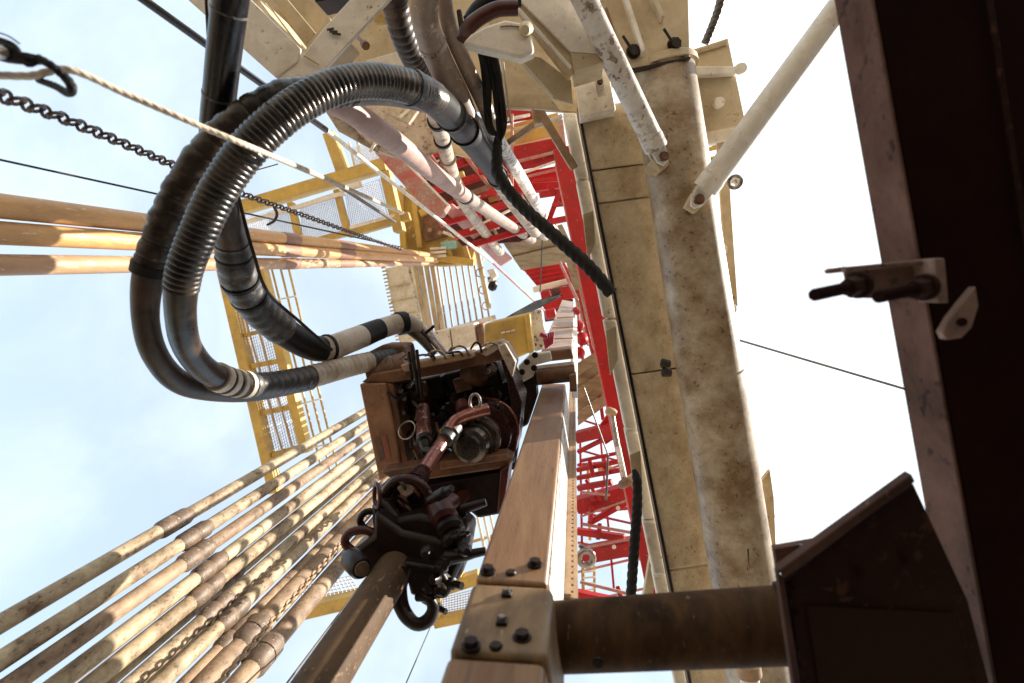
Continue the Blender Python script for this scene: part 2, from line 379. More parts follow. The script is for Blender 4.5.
for q in ((349,142,357,176), (357,140,364,174)): MB().prod(q[0],q[1],UD,q[2],q[3],UD,2.5).build('rail', 'creamw', ub)
# yellow monkey-board cabin
mk = thing('derrick_cabin', P(432,230,16), 'dark yellow box cabin with ribs beside the red mast', 'cabin')
MB().slab([(398,190),(428,182),(478,240),(471,264),(436,266),(402,248)], 16.2, .8).build('floor_plate', 'yellow', mk, .03)
for q in ((400,186,404,250,6), (412,184,420,248,5), (404,252,474,263,7), (424,188,476,238,4), (420,214,436,206,7), (452,262,446,240,4), (470,262,462,238,4), (462,232,474,228,5)):
    MB().pbar(q[0],q[1],16,q[2],q[3],16,q[4]).build('rib', 'yellow', mk, .02)
MB().slab([(422,214),(438,208),(448,236),(424,242)], 16.05, .1).build('panel', 'rustb', mk, .02)
for x, y in ((430,230), (440,233), (414,236), (410,228)): MB().hexbolt(P(x,y,16.0), -UP, .05, .05).build('bolt', 'rack', mk)
MB().slab([(440,242),(455,240),(456,248),(441,250)], 15.8, .3).build('lamp_box', 'teal', mk, .04)
for k in range(3): MB().pbar(430,249+k*4,15.7,446,247.5+k*4,15.7,2.4).build('slat', 'creamw', mk, .01)
MB().prod(443,232,15,480,247,15,2.6).build('rail', 'creamw', mk)
# cream wind wall
ww = thing('wind_wall', P(402,305,17), 'cream corrugated wind wall panel left of the white slatted gate', 'wall panel')
MB().slab([(385,268),(413,264),(424,338),(400,346)], 17, .25).build('panel', 'creamw', ww, .02)
mbx = MB()
for k in range(22): mbx.pbar(381.5+k*.72,268+k*3.6,16.9,386+k*.72,267+k*3.6,16.9,1.6)
mbx.build('toothed_edge', 'cream', ww)
for k in range(4): MB().pbar(388+k*2.6,288+k*14,16.95,414+k*3,283+k*14,16.95,1.4).build('seam', 'cream', ww, .01)
for x in (415,420,426,432): MB().pbar(x,264,16.9,x+13,342,16.9,4.2).build('post', 'cream', ww, .02)
MB().pbar(408,262,16.7,424,344,16.7,2.5).build('post', 'white', ww, .02)
sg = thing('slatted_gate', P(458,295,17), 'white slatted gate of upright bars under the cabin', 'gate')
for k in range(9): MB().prod(431+k*6.1,265-k*.6,17,440.5+k*6.1,331-k*1.6,17,1.9).build('bar', 'rack', sg)
MB().pbar(432,335,16.9,496,317,16.9,5).build('rail', 'white', sg, .02)
MB().pbar(428,266,17.1,484,259,17.1,2.2).build('rail', 'creamw', sg, .02)
cp = thing('cream_cabinet', P(455,338,10), 'cream boxes lined up behind the top of the top drive', 'cabinet')
for q in ([(428,333),(449,328),(452,350),(430,356)], [(450,328),(474,323),(477,346),(453,351)], [(476,325),(482,323),(486,345),(479,348)]):
    MB().slab(q, 10, .5).build('panel', 'creamw' if q[0][0] < 470 else 'rustb', cp, .03)
# post with hooks, floodlight
ps = thing('hook_post', P(485,285,13), 'slim tan post with wire hooks beside the floodlight', 'post')
MB().prod(477,250,13.2,489,308,12.8,5.5).build('pole', 'cream', ps)
for y in (271, 288, 304):
    x = 478 + (y-250)*.2
    Path([(x,y+6,13,1.2),(x-5,y+5,13,1.2),(x-6,y,13,1.2),(x-3,y-2,13,1.2),(x,y-2,13,1.2)], .05).cut(0,1,seg=8).build('hook', 'rack', ps)
fl = thing('floodlight', P(494,280,12), 'small black and white floodlight hanging against the white sky', 'lamp')
MB().lathe(P(497,272,12), P(490,276,12), [(0,.05),(.2,.1),(1,.14)], 16).build('lamp_head', 'creamw', fl)
MB().lathe(P(489,284,12), P(497,287,12), [(0,.08),(.3,.12),(.7,.12),(1,.07)], 16).build('lamp_head', 'dark', fl)
MB().pbar(491,276,12,493,284,12,4).build('bracket', 'steel', fl, .01)
MB().slab([(487,277),(493,276),(494,281),(488,282)], 11.9, .12).build('box', 'white', fl, .01)

# ================================================================== RED MAST
rm = thing('red_mast', P(650,600,8.4), 'red painted lattice mast rising behind the cream column', 'mast')
def rbar(x0, y0, x1, y1, w, d0=10., d1=None, name='girder', m='red', h=None, bev=.015):
    d1 = d1 or d0
    return MB().pbar(x0, y0, d0, x1, y1, d1, w, h).build(name, m, rm, bev)
rbar(561,150,663,625,17,9.0,8.2,'leg','red',.22)
rbar(556,165,640,560,3,9.3,8.6,'leg','redw',.1)
rbar(574,262,607,372,6,10.4,9.6,'leg','wood',.15)
LOW = [(577,437,614,428,10),(578,452,616,433,4),(580,461,618,453,3),(577,470,620,461,4),(577,478,620,470,4),(577,505,642,487,13),
       (589,523,630,500,5),(577,531,625,538,6),(582,555,645,543,13),(576,594,660,612,8),(590,522,592,507,4),(598,538,600,525,4),(590,461,593,476,4),(604,458,607,474,4),
       (622,600,618,588,4),(586,480,600,500,3),(606,486,592,500,3),(578,488,612,482,5)]
for x0, y0, x1, y1, w in LOW: rbar(x0, y0, x1, y1, w*1.12, 9.6, 9.2)
for q in ((580,517,628,500,2),(582,524,634,533,3),(580,582,650,599,3),(580,492,610,495,2.5),(582,548,634,538,2.5)): rbar(*q, 9.3, 9.0, 'brace', 'redw')
for k in range(15):
    y = 372+k*15.5; xr_ = 590+ (y-280)*.2
    if k % 3 == 1: continue
    if k % 2: rbar(578, y, xr_, y+13, 2.0, 11.0, 10.2, 'brace', 'red', None, .006)
    else: rbar(578, y+14, xr_, y-2, 2.0, 11.2, 10.3, 'brace', 'redw', None, .006)
    if k > 4 and k % 3 == 0: rbar(578, y, xr_+2, y-4, 3.0, 11.5, 10.6, 'brace', 'red', None, .006)
for q in ((580,430,583,600,2.4),(600,432,614,590,2.2),(586,300,603,420,3.5),(578,290,592,350,2.5)): rbar(*q, 11.2, 10.6, 'post', 'red', None, .006)
for k in range(12): MB().hexbolt(P(600+k*5.2, 318+k*23, 8.35+.03*(12-k)), -UP, .018, .02).build('bolt', 'creamw', rm)
MB().slab([(596,432),(612,408),(616,438),(604,446)], 9.3, .12).build('gusset', 'red', rm, .01)
for x, y in ((614,547), (646,546), (634,510), (618,508)): MB().hexbolt(P(x,y,8.9), -UP, .025, .02).build('bolt', 'creamw', rm)
# upper panels
MB().slab([(504,148),(562,136),(566,158),(506,170)], 10.6, .3).build('panel', 'red', rm, .02)
MB().slab([(500,176),(566,164),(570,186),(498,196)], 11.2, .3).build('panel', 'red', rm, .02)
MB().slab([(504,108),(532,104),(534,116),(505,121)], 10.6, .2).build('panel', 'red', rm, .02)
MB().slab([(503,126),(558,112),(561,134),(504,147)], 11.0, .3).build('walkway', 'yellow', rm, .02)
UPB = [(496,134,560,118,3,'cream'),(515,162,564,150,3,'redw'),(520,174,566,158,2.5,'creamw'),(526,177,566,167,2.5,'redw'),(504,120,530,115,3,'creamw'),(512,114,512,190,3,'redw'),
       (532,181,578,178,4,'red'),(560,120,572,215,6,'redw'),(548,185,575,215,5,'red'),(560,190,545,232,5,'red'),(540,195,575,190,6,'red'),(550,222,580,216,6,'red'),(553,205,578,202,5,'red')]
for x0, y0, x1, y1, w, m in UPB: rbar(x0, y0, x1, y1, w, 10.4, 10.6, 'brace', m)
LEFT = [(388,150,448,128,7,'red'),(396,166,470,142,6,'red'),(405,182,500,150,7,'red'),(418,196,500,170,7,'red'),(430,212,510,186,7,'red'),(440,224,520,200,7,'red'),(455,236,540,212,7,'red'),
        (468,246,545,224,6,'red'),(400,160,440,215,4,'redw'),(420,140,470,215,4,'redw'),(446,132,500,200,4,'redw'),(470,128,520,190,4,'redw'),(402,190,470,160,2,'creamw'),(408,176,440,160,2,'creamw'),(450,212,506,182,2.5,'creamw'),
        (470,230,520,205,2.5,'creamw'),(480,206,500,240,3,'cream'),(520,195,545,232,4,'cream'),(430,170,480,155,5,'rustb'),(455,200,500,184,6,'rustb')]
for x0, y0, x1, y1, w, m in LEFT: rbar(x0, y0, x1, y1, w, 12.6, 13.2, 'brace', m)
MB().slab([(395,140),(450,118),(505,160),(552,226),(520,242),(462,246),(430,210)], 13.9, .1).build('panel', 'darkr', rm, .02)
for k in range(16):
    x = 410+random.random()*110; y = 140+random.random()*85
    if y-140 > (x-400)*1.0+15 or y < 120: continue
    MB().slab([(x,y),(x+9,y-3),(x+11,y+4),(x+2,y+7)], 12.4+random.random(), .15).build('gusset', random.choice(('red','redw','redw','yellow')), rm, .01)
# chafed column face
MB().slab([(374,152),(386,143),(448,205),(441,216),(432,217)], 10.5, .3).build('column_face', 'redw', rm, .02)
MB().slab([(441,208),(452,203),(512,258),(500,266)], [12,12,16,16], .3).build('column_face', 'redw', rm, .02)
MB().pbar(386,142,10.4,449,206,10.4,2.2).build('flange', 'creamw', rm, .01)
# crown block above
MB().slab([(520,266),(562,257),(576,284),(541,291)], 19.5, .4).build('crown_panel', 'red', rm, .03)
for k in range(5):
    MB().pbar(523+k*3.5,270.5+k*3.6,19.3,562+k*2.6,262.5+k*4,19.3,1.3).build('slat', 'red', rm, .01)
MB().pbar(533,290,18.5,569,281,18.5,6).build('crown_beam', 'creamw', rm, .03)
for q in ([(543,301),(562,296),(566,306),(545,312)], [(560,288),(573,284),(576,298),(563,300)], [(540,292),(549,290),(552,300),(542,302)]): MB().slab(q, 18, .5).build('crown_block', 'red', rm, .03)
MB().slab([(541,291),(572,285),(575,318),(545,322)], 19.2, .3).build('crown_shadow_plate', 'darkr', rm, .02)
MB().lathe(P(545,315,17), P(556,313,17), [(0,.1),(.1,.16),(.9,.16),(1,.1)], 18).build('crown_roller', 'red', rm)
for x, y, r in ((578,325,6), (582,338,7), (579,352,6), (576,310,4)):
    MB().lathe(P(x,y,11.4), P(x+1,y+2,11.0), [(0,PX(r,11)*.6),(.2,PX(r,11)),(.8,PX(r,11)*.9),(1,PX(r,11)*.4)], 14).build('roller', 'red', rm)
for q in ((560,262,577,300,3),(575,285,583,360,3),(577,305,588,345,2)): rbar(*q, 14, 11, 'brace', 'redw')
# wooden wind boards
def boards(poly4, d, k, lab, d2=None):
    r = thing('wooden_boards', P(*poly4[3], d), lab, 'boards')
    A, B, C, D = [P(x, y, q) for (x, y), q in zip(poly4, (d, d, d2 or d, d2 or d))]
    for i in range(k):
        t0, t1 = (i-.01)/k, (i+1.01)/k; off = UP*(.07*(i % 2)+random.uniform(0,.03))
        MB().prism([lerp(A,D,t0)+off, lerp(B,C,t0)+off, lerp(B,C,t1)+off, lerp(A,D,t1)+off], UP*.06).build('board', 'wood', r, .006)
    return r
boards(((503,243),(562,224),(580,260),(521,270)), 15.5, 4, 'grey brown wooden boards under the red crown block', 16.5)
boards(((566,262),(583,258),(606,356),(592,358)), 12.6, 3, 'upright brown boards squeezed along the upper red mast leg', 11)
boards(((577,364),(596,352),(611,402),(578,426)), 10.6, 5, 'grey brown wooden boards beside the guide beam')

# ================================================================== CREAM MAST COLUMN, LEG TUBE AND BRACES
def xl(y): return 583+(y-129)*.195
mc = thing('mast_column', P(690,620,5.6), 'cream panelled box column running beside the big leg tube', 'column')
seams = [(108,170),(171.5,203),(204.5,374),(375.5,569),(570.8,720)]
for i, (y0, y1) in enumerate(seams):
    dd = 5.42 + (.0, .012, .02, .008, .022, .012, .004)[i]
    MB().slab([(xl(y0),y0),(xl(y0)+66,y0-9),(xl(y1)+66,y1-9),(xl(y1),y1)], dd, .22).build('panel', 'panel', mc, .012)
MB().slab([(xl(108)-13,108),(xl(108)+60,108),(xl(720)+60,720),(xl(720)-12,720)], 6.02, .3).build('core', 'leg', mc, .01)
for y0, y1, dd in ((112,178,5.74),(180,318,5.76),(320,430,5.75),(432,520,5.77),(522,575,5.74),(577,720,5.76)):
    MB().slab([(xl(y0)-17,y0),(xl(y0)-3.5,y0),(xl(y1)-3.5,y1),(xl(y1)-16.5,y1)], dd, .25).build('side_flange', 'creamw', mc, .02)
MB().slab([(xl(108)-1.8,108),(xl(108)+.6,108),(xl(720)+.6,720),(xl(720)-2.4,720)], 5.405, .3).build('gap_shade', 'dark', mc)  # dark strip painting in the shade of the gap beside the panels
for y in (214,330,455): MB().slab([(xl(y)-17,y),(xl(y)-6,y-4),(xl(y)-4,y+30),(xl(y)-12,y+46)], 5.70, .03).build('cover_plate', 'cream', mc, .01)
for x, y in ((667,364), (668,373)): MB().lathe(P(x+3,y,5.36), P(x-6,y-1,5.36), [(0,.035),(.9,.045),(1,.03)], 14).build('plug', 'ink', mc)
MB().slab([(594,82),(604,74),(606,96),(597,99)], 5.2, .1).build('clamp_block', 'cream', mc, .01)
MB().hexbolt(P(590,112,5.3), -UP, .035, .03).build('bolt', 'rustb', mc)
MB().hexbolt(P(600,82,5.15), -UP, .02, .03).build('bolt', 'darkr', mc)
# top brackets at the column head
MB().slab([(574,68),(606,58),(616,110),(580,118)], 5.2, .2).build('head_plate', 'creamw', mc, .015)
lt = thing('leg_tube', P(762,715,5.0), 'big round cream mast leg streaked with brown grime', 'mast leg')
tb = MB(); A0, A1 = P(662,70,5.0), P(764,712,4.95)
tb.sweep([lerp(A0, A1, i/30) for i in range(31)], PX(63,5)/2, 40).build('tube', 'leg', lt)
MB().lathe(P(661,66,5.0), P(662.5,73,5.0), [(0,.30),(.2,.31),(1,.31)], 36).build('flange', 'cream', lt)
for y in (206, 470):
    pass
MB().pbar(747,548,4.7,748,570,4.7,3).build('slot_mark', 'ink', lt, .004)
MB().cyl(P(747,632,4.62), P(752,720,4.55), .075, seg=20).build('side_pipe', 'creamw', lt)
MB().lathe(P(747,662,4.5), P(749,676,4.5), [(0,.07),(.1,.1),(.9,.1),(1,.07)], 20).build('clamp', 'rack', lt)
ls = thing('stiffener_strip', P(735,300,5.35), 'thin cream strip with bolts along the sunny side of the leg tube', 'strip')
MB().slab([(716,128),(726,124),(757,305),(728,308),(716,220)][:2]+[(738,306),(728,307)], 5.35, .05).build('strip', 'cream', ls, .006)
MB().slab([(770,470),(774,498),(777,570),(766,570),(762,480)], 5.2, .05).build('strip', 'cream', ls, .006)
for x, y in ((740,181),(726,250),(735,309),(773,515)): MB().lathe(P(x-9,y,5.3), P(x,y,5.3), [(0,.025),(.5,.025),(.52,.045),(1,.04)], 14).build('bolt', 'creamw', ls)
sp = thing('side_plate', P(718,125,5.15), 'cream square plate with bolt heads right of the leg tube top', 'plate')
MB().slab([(684,52),(728,38),(746,124),(694,134)], 5.2, .06).build('plate', 'cream', sp, .008)
MB().slab([(690,52),(727,40),(728,44),(690,56)], 5.17, .025).build('rib', 'cream', sp, .004)
MB().slab([(688,66),(736,66),(737,73),(688,76)], 5.1, .09).build('rib', 'creamw', sp, .01)
for x, y in ((720,102),(742,68)): MB().lathe(P(x-5,y+2,5.2), P(x,y,5.05), [(0,.03),(.5,.03),(.52,.05),(1,.045)], 14).build('bolt', 'creamw', sp)
MB().slab([(696,132),(746,122),(748,136),(700,146)], 5.3, .12).build('bracket', 'creamw', sp, .01)
for k in range(2): MB().pbar(700,152+k*10,6.2,742,140+k*11,6.2,4).build('yellow_rail', 'yellow', sp, .01)
for k in range(2): MB().pbar(712+k*9,138,6.1,715+k*9,150,6.1,3.5).build('yellow_post', 'yellow', sp, .01)
MB().slab([(701,143),(704,142.5),(705,146),(702,146.5)], 5.25, .03).build('rivet', 'ink', sp)
# braces
def brace(p0, p1, w0, w1, lab, m, pin):
    r = thing('diagonal_brace', p1, lab, 'brace', 'pale tube braces pinned to the leg')
    dr = (p0-p1).normalized()
    MB().sweep([p0, lerp(p0,p1,.5), p1], [w0, (w0+w1)/2, w1], 28).build('tube', m, r)
    MB().sweep([p1+dr*.10, p1+dr*.08, p1-dr*.015], [w1*1.03, w1*1.06, w1*1.06], 28).build('end_collar', m, r)
    side = dr.cross(FWD).normalized()
    for k in (-1, 1):
        c = p1 + FWD*(k*w1*.45)
        MB().prism([c+side*w1*.72-dr*.0, c-side*w1*.72-dr*.0, c-side*w1*.62-dr*.13, c-side*w1*.22-dr*.19, c+side*w1*.22-dr*.19, c+side*w1*.62-dr*.13], FWD*.028).build('clevis_plate', m, r, .006)
    q = p1-dr*.17
    MB().prism([q+side*.07+dr*.10, q-side*.07+dr*.10, q-side*.05-dr*.04, q+side*.05-dr*.04], FWD*.30).build('lug', 'cream', r, .008)
    MB().cyl(p1-dr*.13-FWD*w1*.95, p1-dr*.13+FWD*w1*.95, w1*.3, seg=16).build('pin', 'dark', r)
    MB().hexbolt(p1-dr*.13-FWD*w1*.9, -FWD, w1*.32, .03).build('nut', 'rustb', r)
    return r
b1 = brace(P(570,-30,3.9), P(655,146,4.60), PX(25,3.9)/2, PX(22.5,4.60)/2, 'white diagonal brace tube with peeling paint above the column', 'white', 1)
b2 = brace(P(850,-8,4.0), P(706,188,4.60), PX(24.5,4.0)/2, PX(24,4.60)/2, 'pale brace tube from the dark beam down to the leg tube, against white sky', 'creamw', 1)
MB().ringt(P(735,182,4.3), FWD+RIGHT*.5, .045, .014, 18, 8).build('lifting_eye', 'steel', b2)
# tan brace low
tag(MB().pbar(655,548,6.4,640,640,6.2,9).build('short_brace', 'cream', None, .01), 'short cream diagonal brace low behind the black rope', 'brace')

# ================================================================== TOP CROSSBEAMS
g1 = thing('crossbeam', P(300,70,4.0), 'pale V shaped pair of I beams at the top left corner', 'beam')
MB().slab([(160,-25),(226,-25),(300,48),(297,62),(276,78)], 3.7, .03).build('flange', 'creamw', g1, .006)
MB().slab([(276,78.4),(297,62.4),(322,30),(372,-25),(412,-25),(320,74)], 3.71, .03).build('flange', 'creamw', g1, .006)
MB().slab([(244,-10),(252,-10),(303,58),(297,61)], 3.75, .5).build('web', 'cream', g1, .006)
MB().slab([(297,61.5),(303,58),(332,22),(328,15)], 3.75, .5).build('web', 'cream', g1, .006)
MB().slab([(256,-20),(268,-24),(318,36),(310,50)], 4.0, .03).build('inner_flange', 'cream', g1, .006)
MB().slab([(235,-30),(360,-30),(335,20),(300,62)], 4.5, .06).build('roof_plate', 'cream', g1, .006)
MB().slab([(318,76),(384,8),(412,-20),(470,-20),(500,50),(505,112),(440,108),(376,76)], 5.6, .06).build('rear_web', 'cream', g1, .006)
for x, y in ((345,48), (366,46)): MB().lathe(P(x-9,y-10,4.82), P(x,y,4.7), [(0,.018),(.75,.018),(.77,.035),(1,.035)], 12).build('bolt', 'rustb', g1)
for k in range(3): MB().pbar(327+k*2.5,30+k*1.6,3.69,334+k*3.4,28.5+k*3,3.69,2.0,.006).build('stencil_stroke', 'ink', g1)
for k in range(3): MB().pbar(304+k*4,56+k*2.5,3.69,311+k*4,60+k*2.5,3.69,1.2,.006).build('stencil_stroke', 'rack', g1)
MB().slab([(272,0),(282,-6),(294,20),(288,24)], 4.42, .05).build('yellow_plate', 'yellow', g1, .004)
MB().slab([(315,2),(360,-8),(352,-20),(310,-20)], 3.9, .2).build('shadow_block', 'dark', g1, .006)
MB().slab([(372,12),(382,2),(390,10),(384,22),(374,22)], 4.8, .06).build('yellow_plate', 'yellow', g1, .006)
g2 = thing('tie_beam', P(385,120,5.4), 'dirty grey beam running under the arched hoses towards the mast', 'beam')
MB().slab([(318,92),(344,100),(412,152),(400,158),(376,150)], 6.7, .12).build('web', 'hosew', g2, .008)
MB().slab([(366,60),(402,50),(424,78),(392,92)], 4.8, .05).build('plate', 'creamw', g2, .008)
MB().slab([(380,110),(398,92),(422,104),(408,124)], 6.5, .08).build('plate', 'hosew', g2, .008)
MB().slab([(385,100),(440,100),(480,160),(440,150)], 7.2, .1).build('web', 'cream', g2, .008)
for q in ((400,118,420,100,3), (376,142,370,152,2.5), (374,144,386,142,2)): MB().pbar(q[0],q[1],6.5,q[2],q[3],6.5,q[4]).build('stiffener', 'creamw', g2, .004)
g3 = thing('box_girder', P(575,70,4.4), 'cream box girder above the column, seen from beneath', 'girder')
MB().slab([(508,-12),(600,-12),(600,54),(571,52)], 4.2, .04).build('underside', 'creamw', g3, .006)
MB().slab([(500,-14),(511,-14),(574,54),(574,70),(568,79),(529,30)], 4.24, .05).build('flange', 'cream', g3, .006)
MB().pbar(512,2,4.16,571,68,4.16,3).build('flange_edge', 'creamw', g3, .004)
MB().slab([(571,52.5),(603,54.5),(604,62),(574,71)], 4.2, .35).build('end_plate', 'cream', g3, .006)
MB().slab([(513,53),(541,57),(571,80),(573,104),(552,98)], 4.35, .05).build('gusset', 'cream', g3, .006)
MB().slab([(496,48),(513,53.5),(552,98.5),(560,110),(505,106)], 4.9, .05).build('rear_web', 'cream', g3, .006)
MB().pbar(513,53,4.33,553,98,4.33,2.6).build('gusset_edge', 'creamw', g3, .004)
MB().pbar(533,100,5.2,574,168,5.6,8).build('strut', 'rack', g3, .008)
MB().pbar(504,146,6.0,538,122,5.6,6).build('strut', 'rack', g3, .008)
MB().slab([(530,106),(543,102),(546,122),(534,124)], 5.3, .12).build('strut_joint', 'cream', g3, .01)
MB().pbar(540,126,5.5,562,116,5.5,4).build('strut', 'creamw', g3, .006)
g4 = thing('stiffened_plate', P(650,64,4.8), 'cream end plate with two ribs capping the leg tube', 'plate')
MB().slab([(588,-14),(688,-14),(690,57),(629,70),(606,40)], 4.75, .06).build('plate', 'cream', g4, .008)
for q in ((622,-10,643,54,5), (648,-10,662,20,5)): MB().box(P(q[0],q[1],4.7), P(q[2],q[3],4.7), .035, .12).build('rib', 'creamw', g4, .006)
MB().slab([(628,69),(690,56.5),(690.5,58.5),(629,71.5)], 4.72, .07).build('edge', 'dark', g4)
MB().pbar(606,8,4.68,625,66,4.68,2.6).build('edge_rib', 'rustb', g4, .004)
for x, y in ((633,52), (674,45)):
    MB().hexbolt(P(x,y,4.72), -FWD+RIGHT*.2, .045, .05).build('bolt', 'dark', g4)
    MB().prod(x-10,y-16,4.6,x-1,y-2,4.68,3).build('cotter_pin', 'dark', g4)

MB().slab([(425,-50),(625,-50),(612,96),(576,112),(505,108),(470,100)], 5.75, .06).build('back_plate', 'cream', g3, .006)
MB().slab([(318,100),(346,92),(425,112),(445,150),(405,160),(376,152),(338,131)], 6.9, .06).build('rear_plate', 'hosew', g2, .006)
# sheave at the girder nose
sh = thing('sheave', P(495,30,3.9), 'red rimmed sheave wheel in a cream nose guard', 'pulley')
MB().slab([(462,43),(470,34),(484,26),(505,19),(522,22),(532,36),(534,52),(520,58),(500,53),(478,48)], 3.75, .12).build('guard', 'creamw', sh, .02)
Path([(464,40,3.85,15),(468,28,3.85,15),(481,17,3.85,15),(498,9,3.85,15),(518,8,3.85,15)], .02).cut(0,1).build('rim', 'darkr', sh)
Path([(470,22,3.95,16),(480,9,3.95,18),(497,0,3.95,20),(520,-4,3.95,20)], .02).cut(0,1).build('groove', 'rubber', sh)
MB().pbar(459,10,3.9,463,38,3.9,5).build('cheek', 'dark', sh, .01)
Path([(500,27,3.74,1.6),(508,26,3.74,1.6),(520,27,3.74,1.6)], .02).cut(0,1,seg=8).build('weld_seam', 'rustb', sh)
MB().lathe(P(525,30,3.7), P(526,29,3.76), [(0,.03),(.8,.05),(1,.05)], 14).build('grease_cap', 'cream', sh)
# black frayed bundle under the sheave
bd = thing('rope_bundle', P(495,120,4.2), 'black frayed bundle of line hanging under the sheave', 'rope')
for k in range(16):
    x = 478+random.random()*18; 
    Path([(x,46+random.random()*10,4.2,3.5),(x+3+random.random()*5,80,4.25+random.random()*.1,4),(x+6+random.random()*6,110+random.random()*20,4.3,3),(496+random.random()*6,132+random.random()*16,4.4,2)], .04).cut(0,1,seg=7).build('strand', 'brope', bd)
for x in (499, 503): MB().pbar(x,62,4.35,x+8,120+x-499,4.4,2).build('sheath', 'creamw', bd, .004)

# ================================================================== NEAR DARK BEAM (right)
db = thing('dark_beam', P(960,620,1.7), 'near dark brown beam filling the right edge of the view', 'beam')
D1 = 1.62
MB().slab([(864.5,-40),(868,-40),(1004,720),(1000.5,720)], D1, .2).build('flange', 'umberl', db, .006)  # lighter brown paints in the sky light on this side
MB().slab([(868.3,-40),(1000,-40),(1120,-40),(1120,720),(1004.3,720)], D1+.004, .19).build('web', 'black', db, .006)  # near black paints in the shade on the beam's underside
MB().box(P(986,-20,1.61), P(1040,330,1.61), .014, .012).build('seam', 'umber', db, .003)
gb = thing('gusset_box', P(880,700,1.6), 'dark brown welded gusset box low on the right beam', 'gusset')
MB().slab([(784,579),(914,484),(968,600),(1002,730),(808,730)], 1.60, .03).build('side_plate', 'umber', gb, .004)
MB().slab([(778,571),(912,474),(916,482),(785,578.5)], 1.57, .035).build('top_edge', 'umberm', gb, .004)
MB().slab([(777.5,572),(784,579),(808,730),(800,730)], 1.57, .035).build('side_edge', 'umberm', gb, .004)
MB().slab([(806,606),(955,614),(985,730),(826,730)], 1.595, .004).build('lit_patch', mat('umber_lit_patch', (.034,.014,.008), (.026,.013,.009), .5, .7, scale=5, spec=.12), gb, .003)  # thin sheet with the light low on the box painted in
MB().slab([(774,549),(820,541),(824,556),(778,574)], 1.72, .03).build('rear_plate', 'umberl', gb, .003)
MB().lathe(P(801,550,1.715), P(801,550,1.70), [(0,.018),(1,.014)], 14).build('bolt', 'dark', gb)
for x, y in ((792,588),(795,612),(860,574)): MB().lathe(P(x,y,1.60), P(x,y,1.58), [(0,.012),(1,.010)], 12).build('bolt', 'black', gb)
Path([(786,581,1.596,2.4),(850,531,1.596,2.4),(912,486,1.596,2.4)], .006).cut(0,1,seg=7).build('weld_bead', 'umber', gb)
Path([(788,584,1.596,2.4),(798,650,1.596,2.4),(811,730,1.596,2.4)], .006).cut(0,1,seg=7).build('weld_bead', 'umber', gb)
for x, y in ((905,560),): MB().lathe(P(x,y,1.6), P(x,y,1.585), [(0,.011),(1,.009)], 12).build('bolt', 'black', gb)
bk = thing('stud_bracket', P(890,280,1.6), 'small brown bracket with two threaded studs bolted to the dark beam', 'bracket')
MB().slab([(844,267),(938,258),(940,263),(846,272)], 1.55, .12).build('top_plate', 'bracketm', bk, .004)
MB().slab([(844,268),(930,262),(932,300),(850,298)], 1.60, .015).build('back_plate', 'bracketm', bk, .003)
MB().slab([(934,258),(945,258),(949,303),(938,303)], 1.50, .1).build('end_plate', 'bracketm', bk, .004)
MB().slab([(826,270),(846,266),(847,272),(828,274)], 1.58, .02).build('tongue', 'bracketm', bk, .003)
for x0, y0, x1, y1 in ((814,295,860,285), (878,297,926,287)):
    a, b = P(x0,y0,1.40), P(x1,y1,1.52)
    st = MB().sweep([lerp(a,b,i/60) for i in range(61)], [.0155*(1+.07*(i % 2)) for i in range(61)], 14).build('stud', 'black', bk)
    dr = (b-a).normalized(); MB().sweep([lerp(a,b,.72), lerp(a,b,.95)], .027, 6).build('nut', 'umber', st, .003)
    MB().cyl(lerp(a,b,.95), lerp(a,b,1.0), .036, seg=18).build('washer', 'umber', st)
lug = tag(MB().slab([(942,332),(950,318),(964,300),(976,286),(979,306),(972,328),(962,338),(946,340)], 1.53, .03).build('lifting_lug', 'bracketm', None, .004), 'rounded brown lifting lug just below the stud bracket', 'lug')
MB().lathe(P(962,322,1.526), P(962,322,1.52), [(0,.012),(1,.012)], 16).build('hole_bush', 'black', lug)

# ================================================================== BROWN CROSS TUBE
ct = thing('cross_tube', P(560,632,1.85), 'muddy horizontal tube from the guide beam to the dark box', 'tube')
a, b = P(550,637,1.95), P(792,624,1.75)
MB().sweep([lerp(a,b,i/10) for i in range(11)], [PX(66,1.95)/2]*11, 40).build('tube', 'tubed', ct)
MB().sweep([lerp(a,b,.965), lerp(a,b,.995)], PX(66,1.95)/2*1.09, 40).build('end_flange', 'umber', ct)
MB().hexbolt(P(598,663,1.72), -UP, .012, .01).build('bolt', 'dark', ct)

# ================================================================== GUIDE BEAM
def gh(y): return 573.5/(y-290)     # height on the front face seen at image row y
gm = thing('guide_beam', P(500,690,1.3), 'tan steel guide beam rising to the top drive, bolted in sections', 'guide beam')
FL, FR = P(475,581,1.97), P(547,581,1.97)
yF = (FL.y+FR.y)/2; xL, xR = FL.x, FR.x; W = xR-xL
def gsec(z0, z1, grow, name, m, bev, dx=0.0):
    g = grow
    poly = [Vector((xL-g, yF-g, z0)), Vector((xR+g+dx, yF-g, z0)), Vector((xR+.047+g+dx, yF+.27, z0)), Vector((xL-g, yF+.27, z0))]
    return MB().prism(poly, UP*(z1-z0)).build(name, m, gm, bev)
Z = CAM.z
def zrow(y):
    # world z of the front-face point at row y, column ~510
    d = 1.97*(581-290)/(y-290); return P(511, y, d).z
upper_sec = gsec(zrow(581), zrow(383), 0, 'beam_section', 'tan', .012)
splice = gsec(zrow(655), zrow(586), .006, 'splice_block', 'tand', .02, .014)
gsec(0.02, zrow(661), .004, 'beam_section', 'tan', .02, .012)
gsec(zrow(664), zrow(576), -.02, 'core', 'dark', .0)
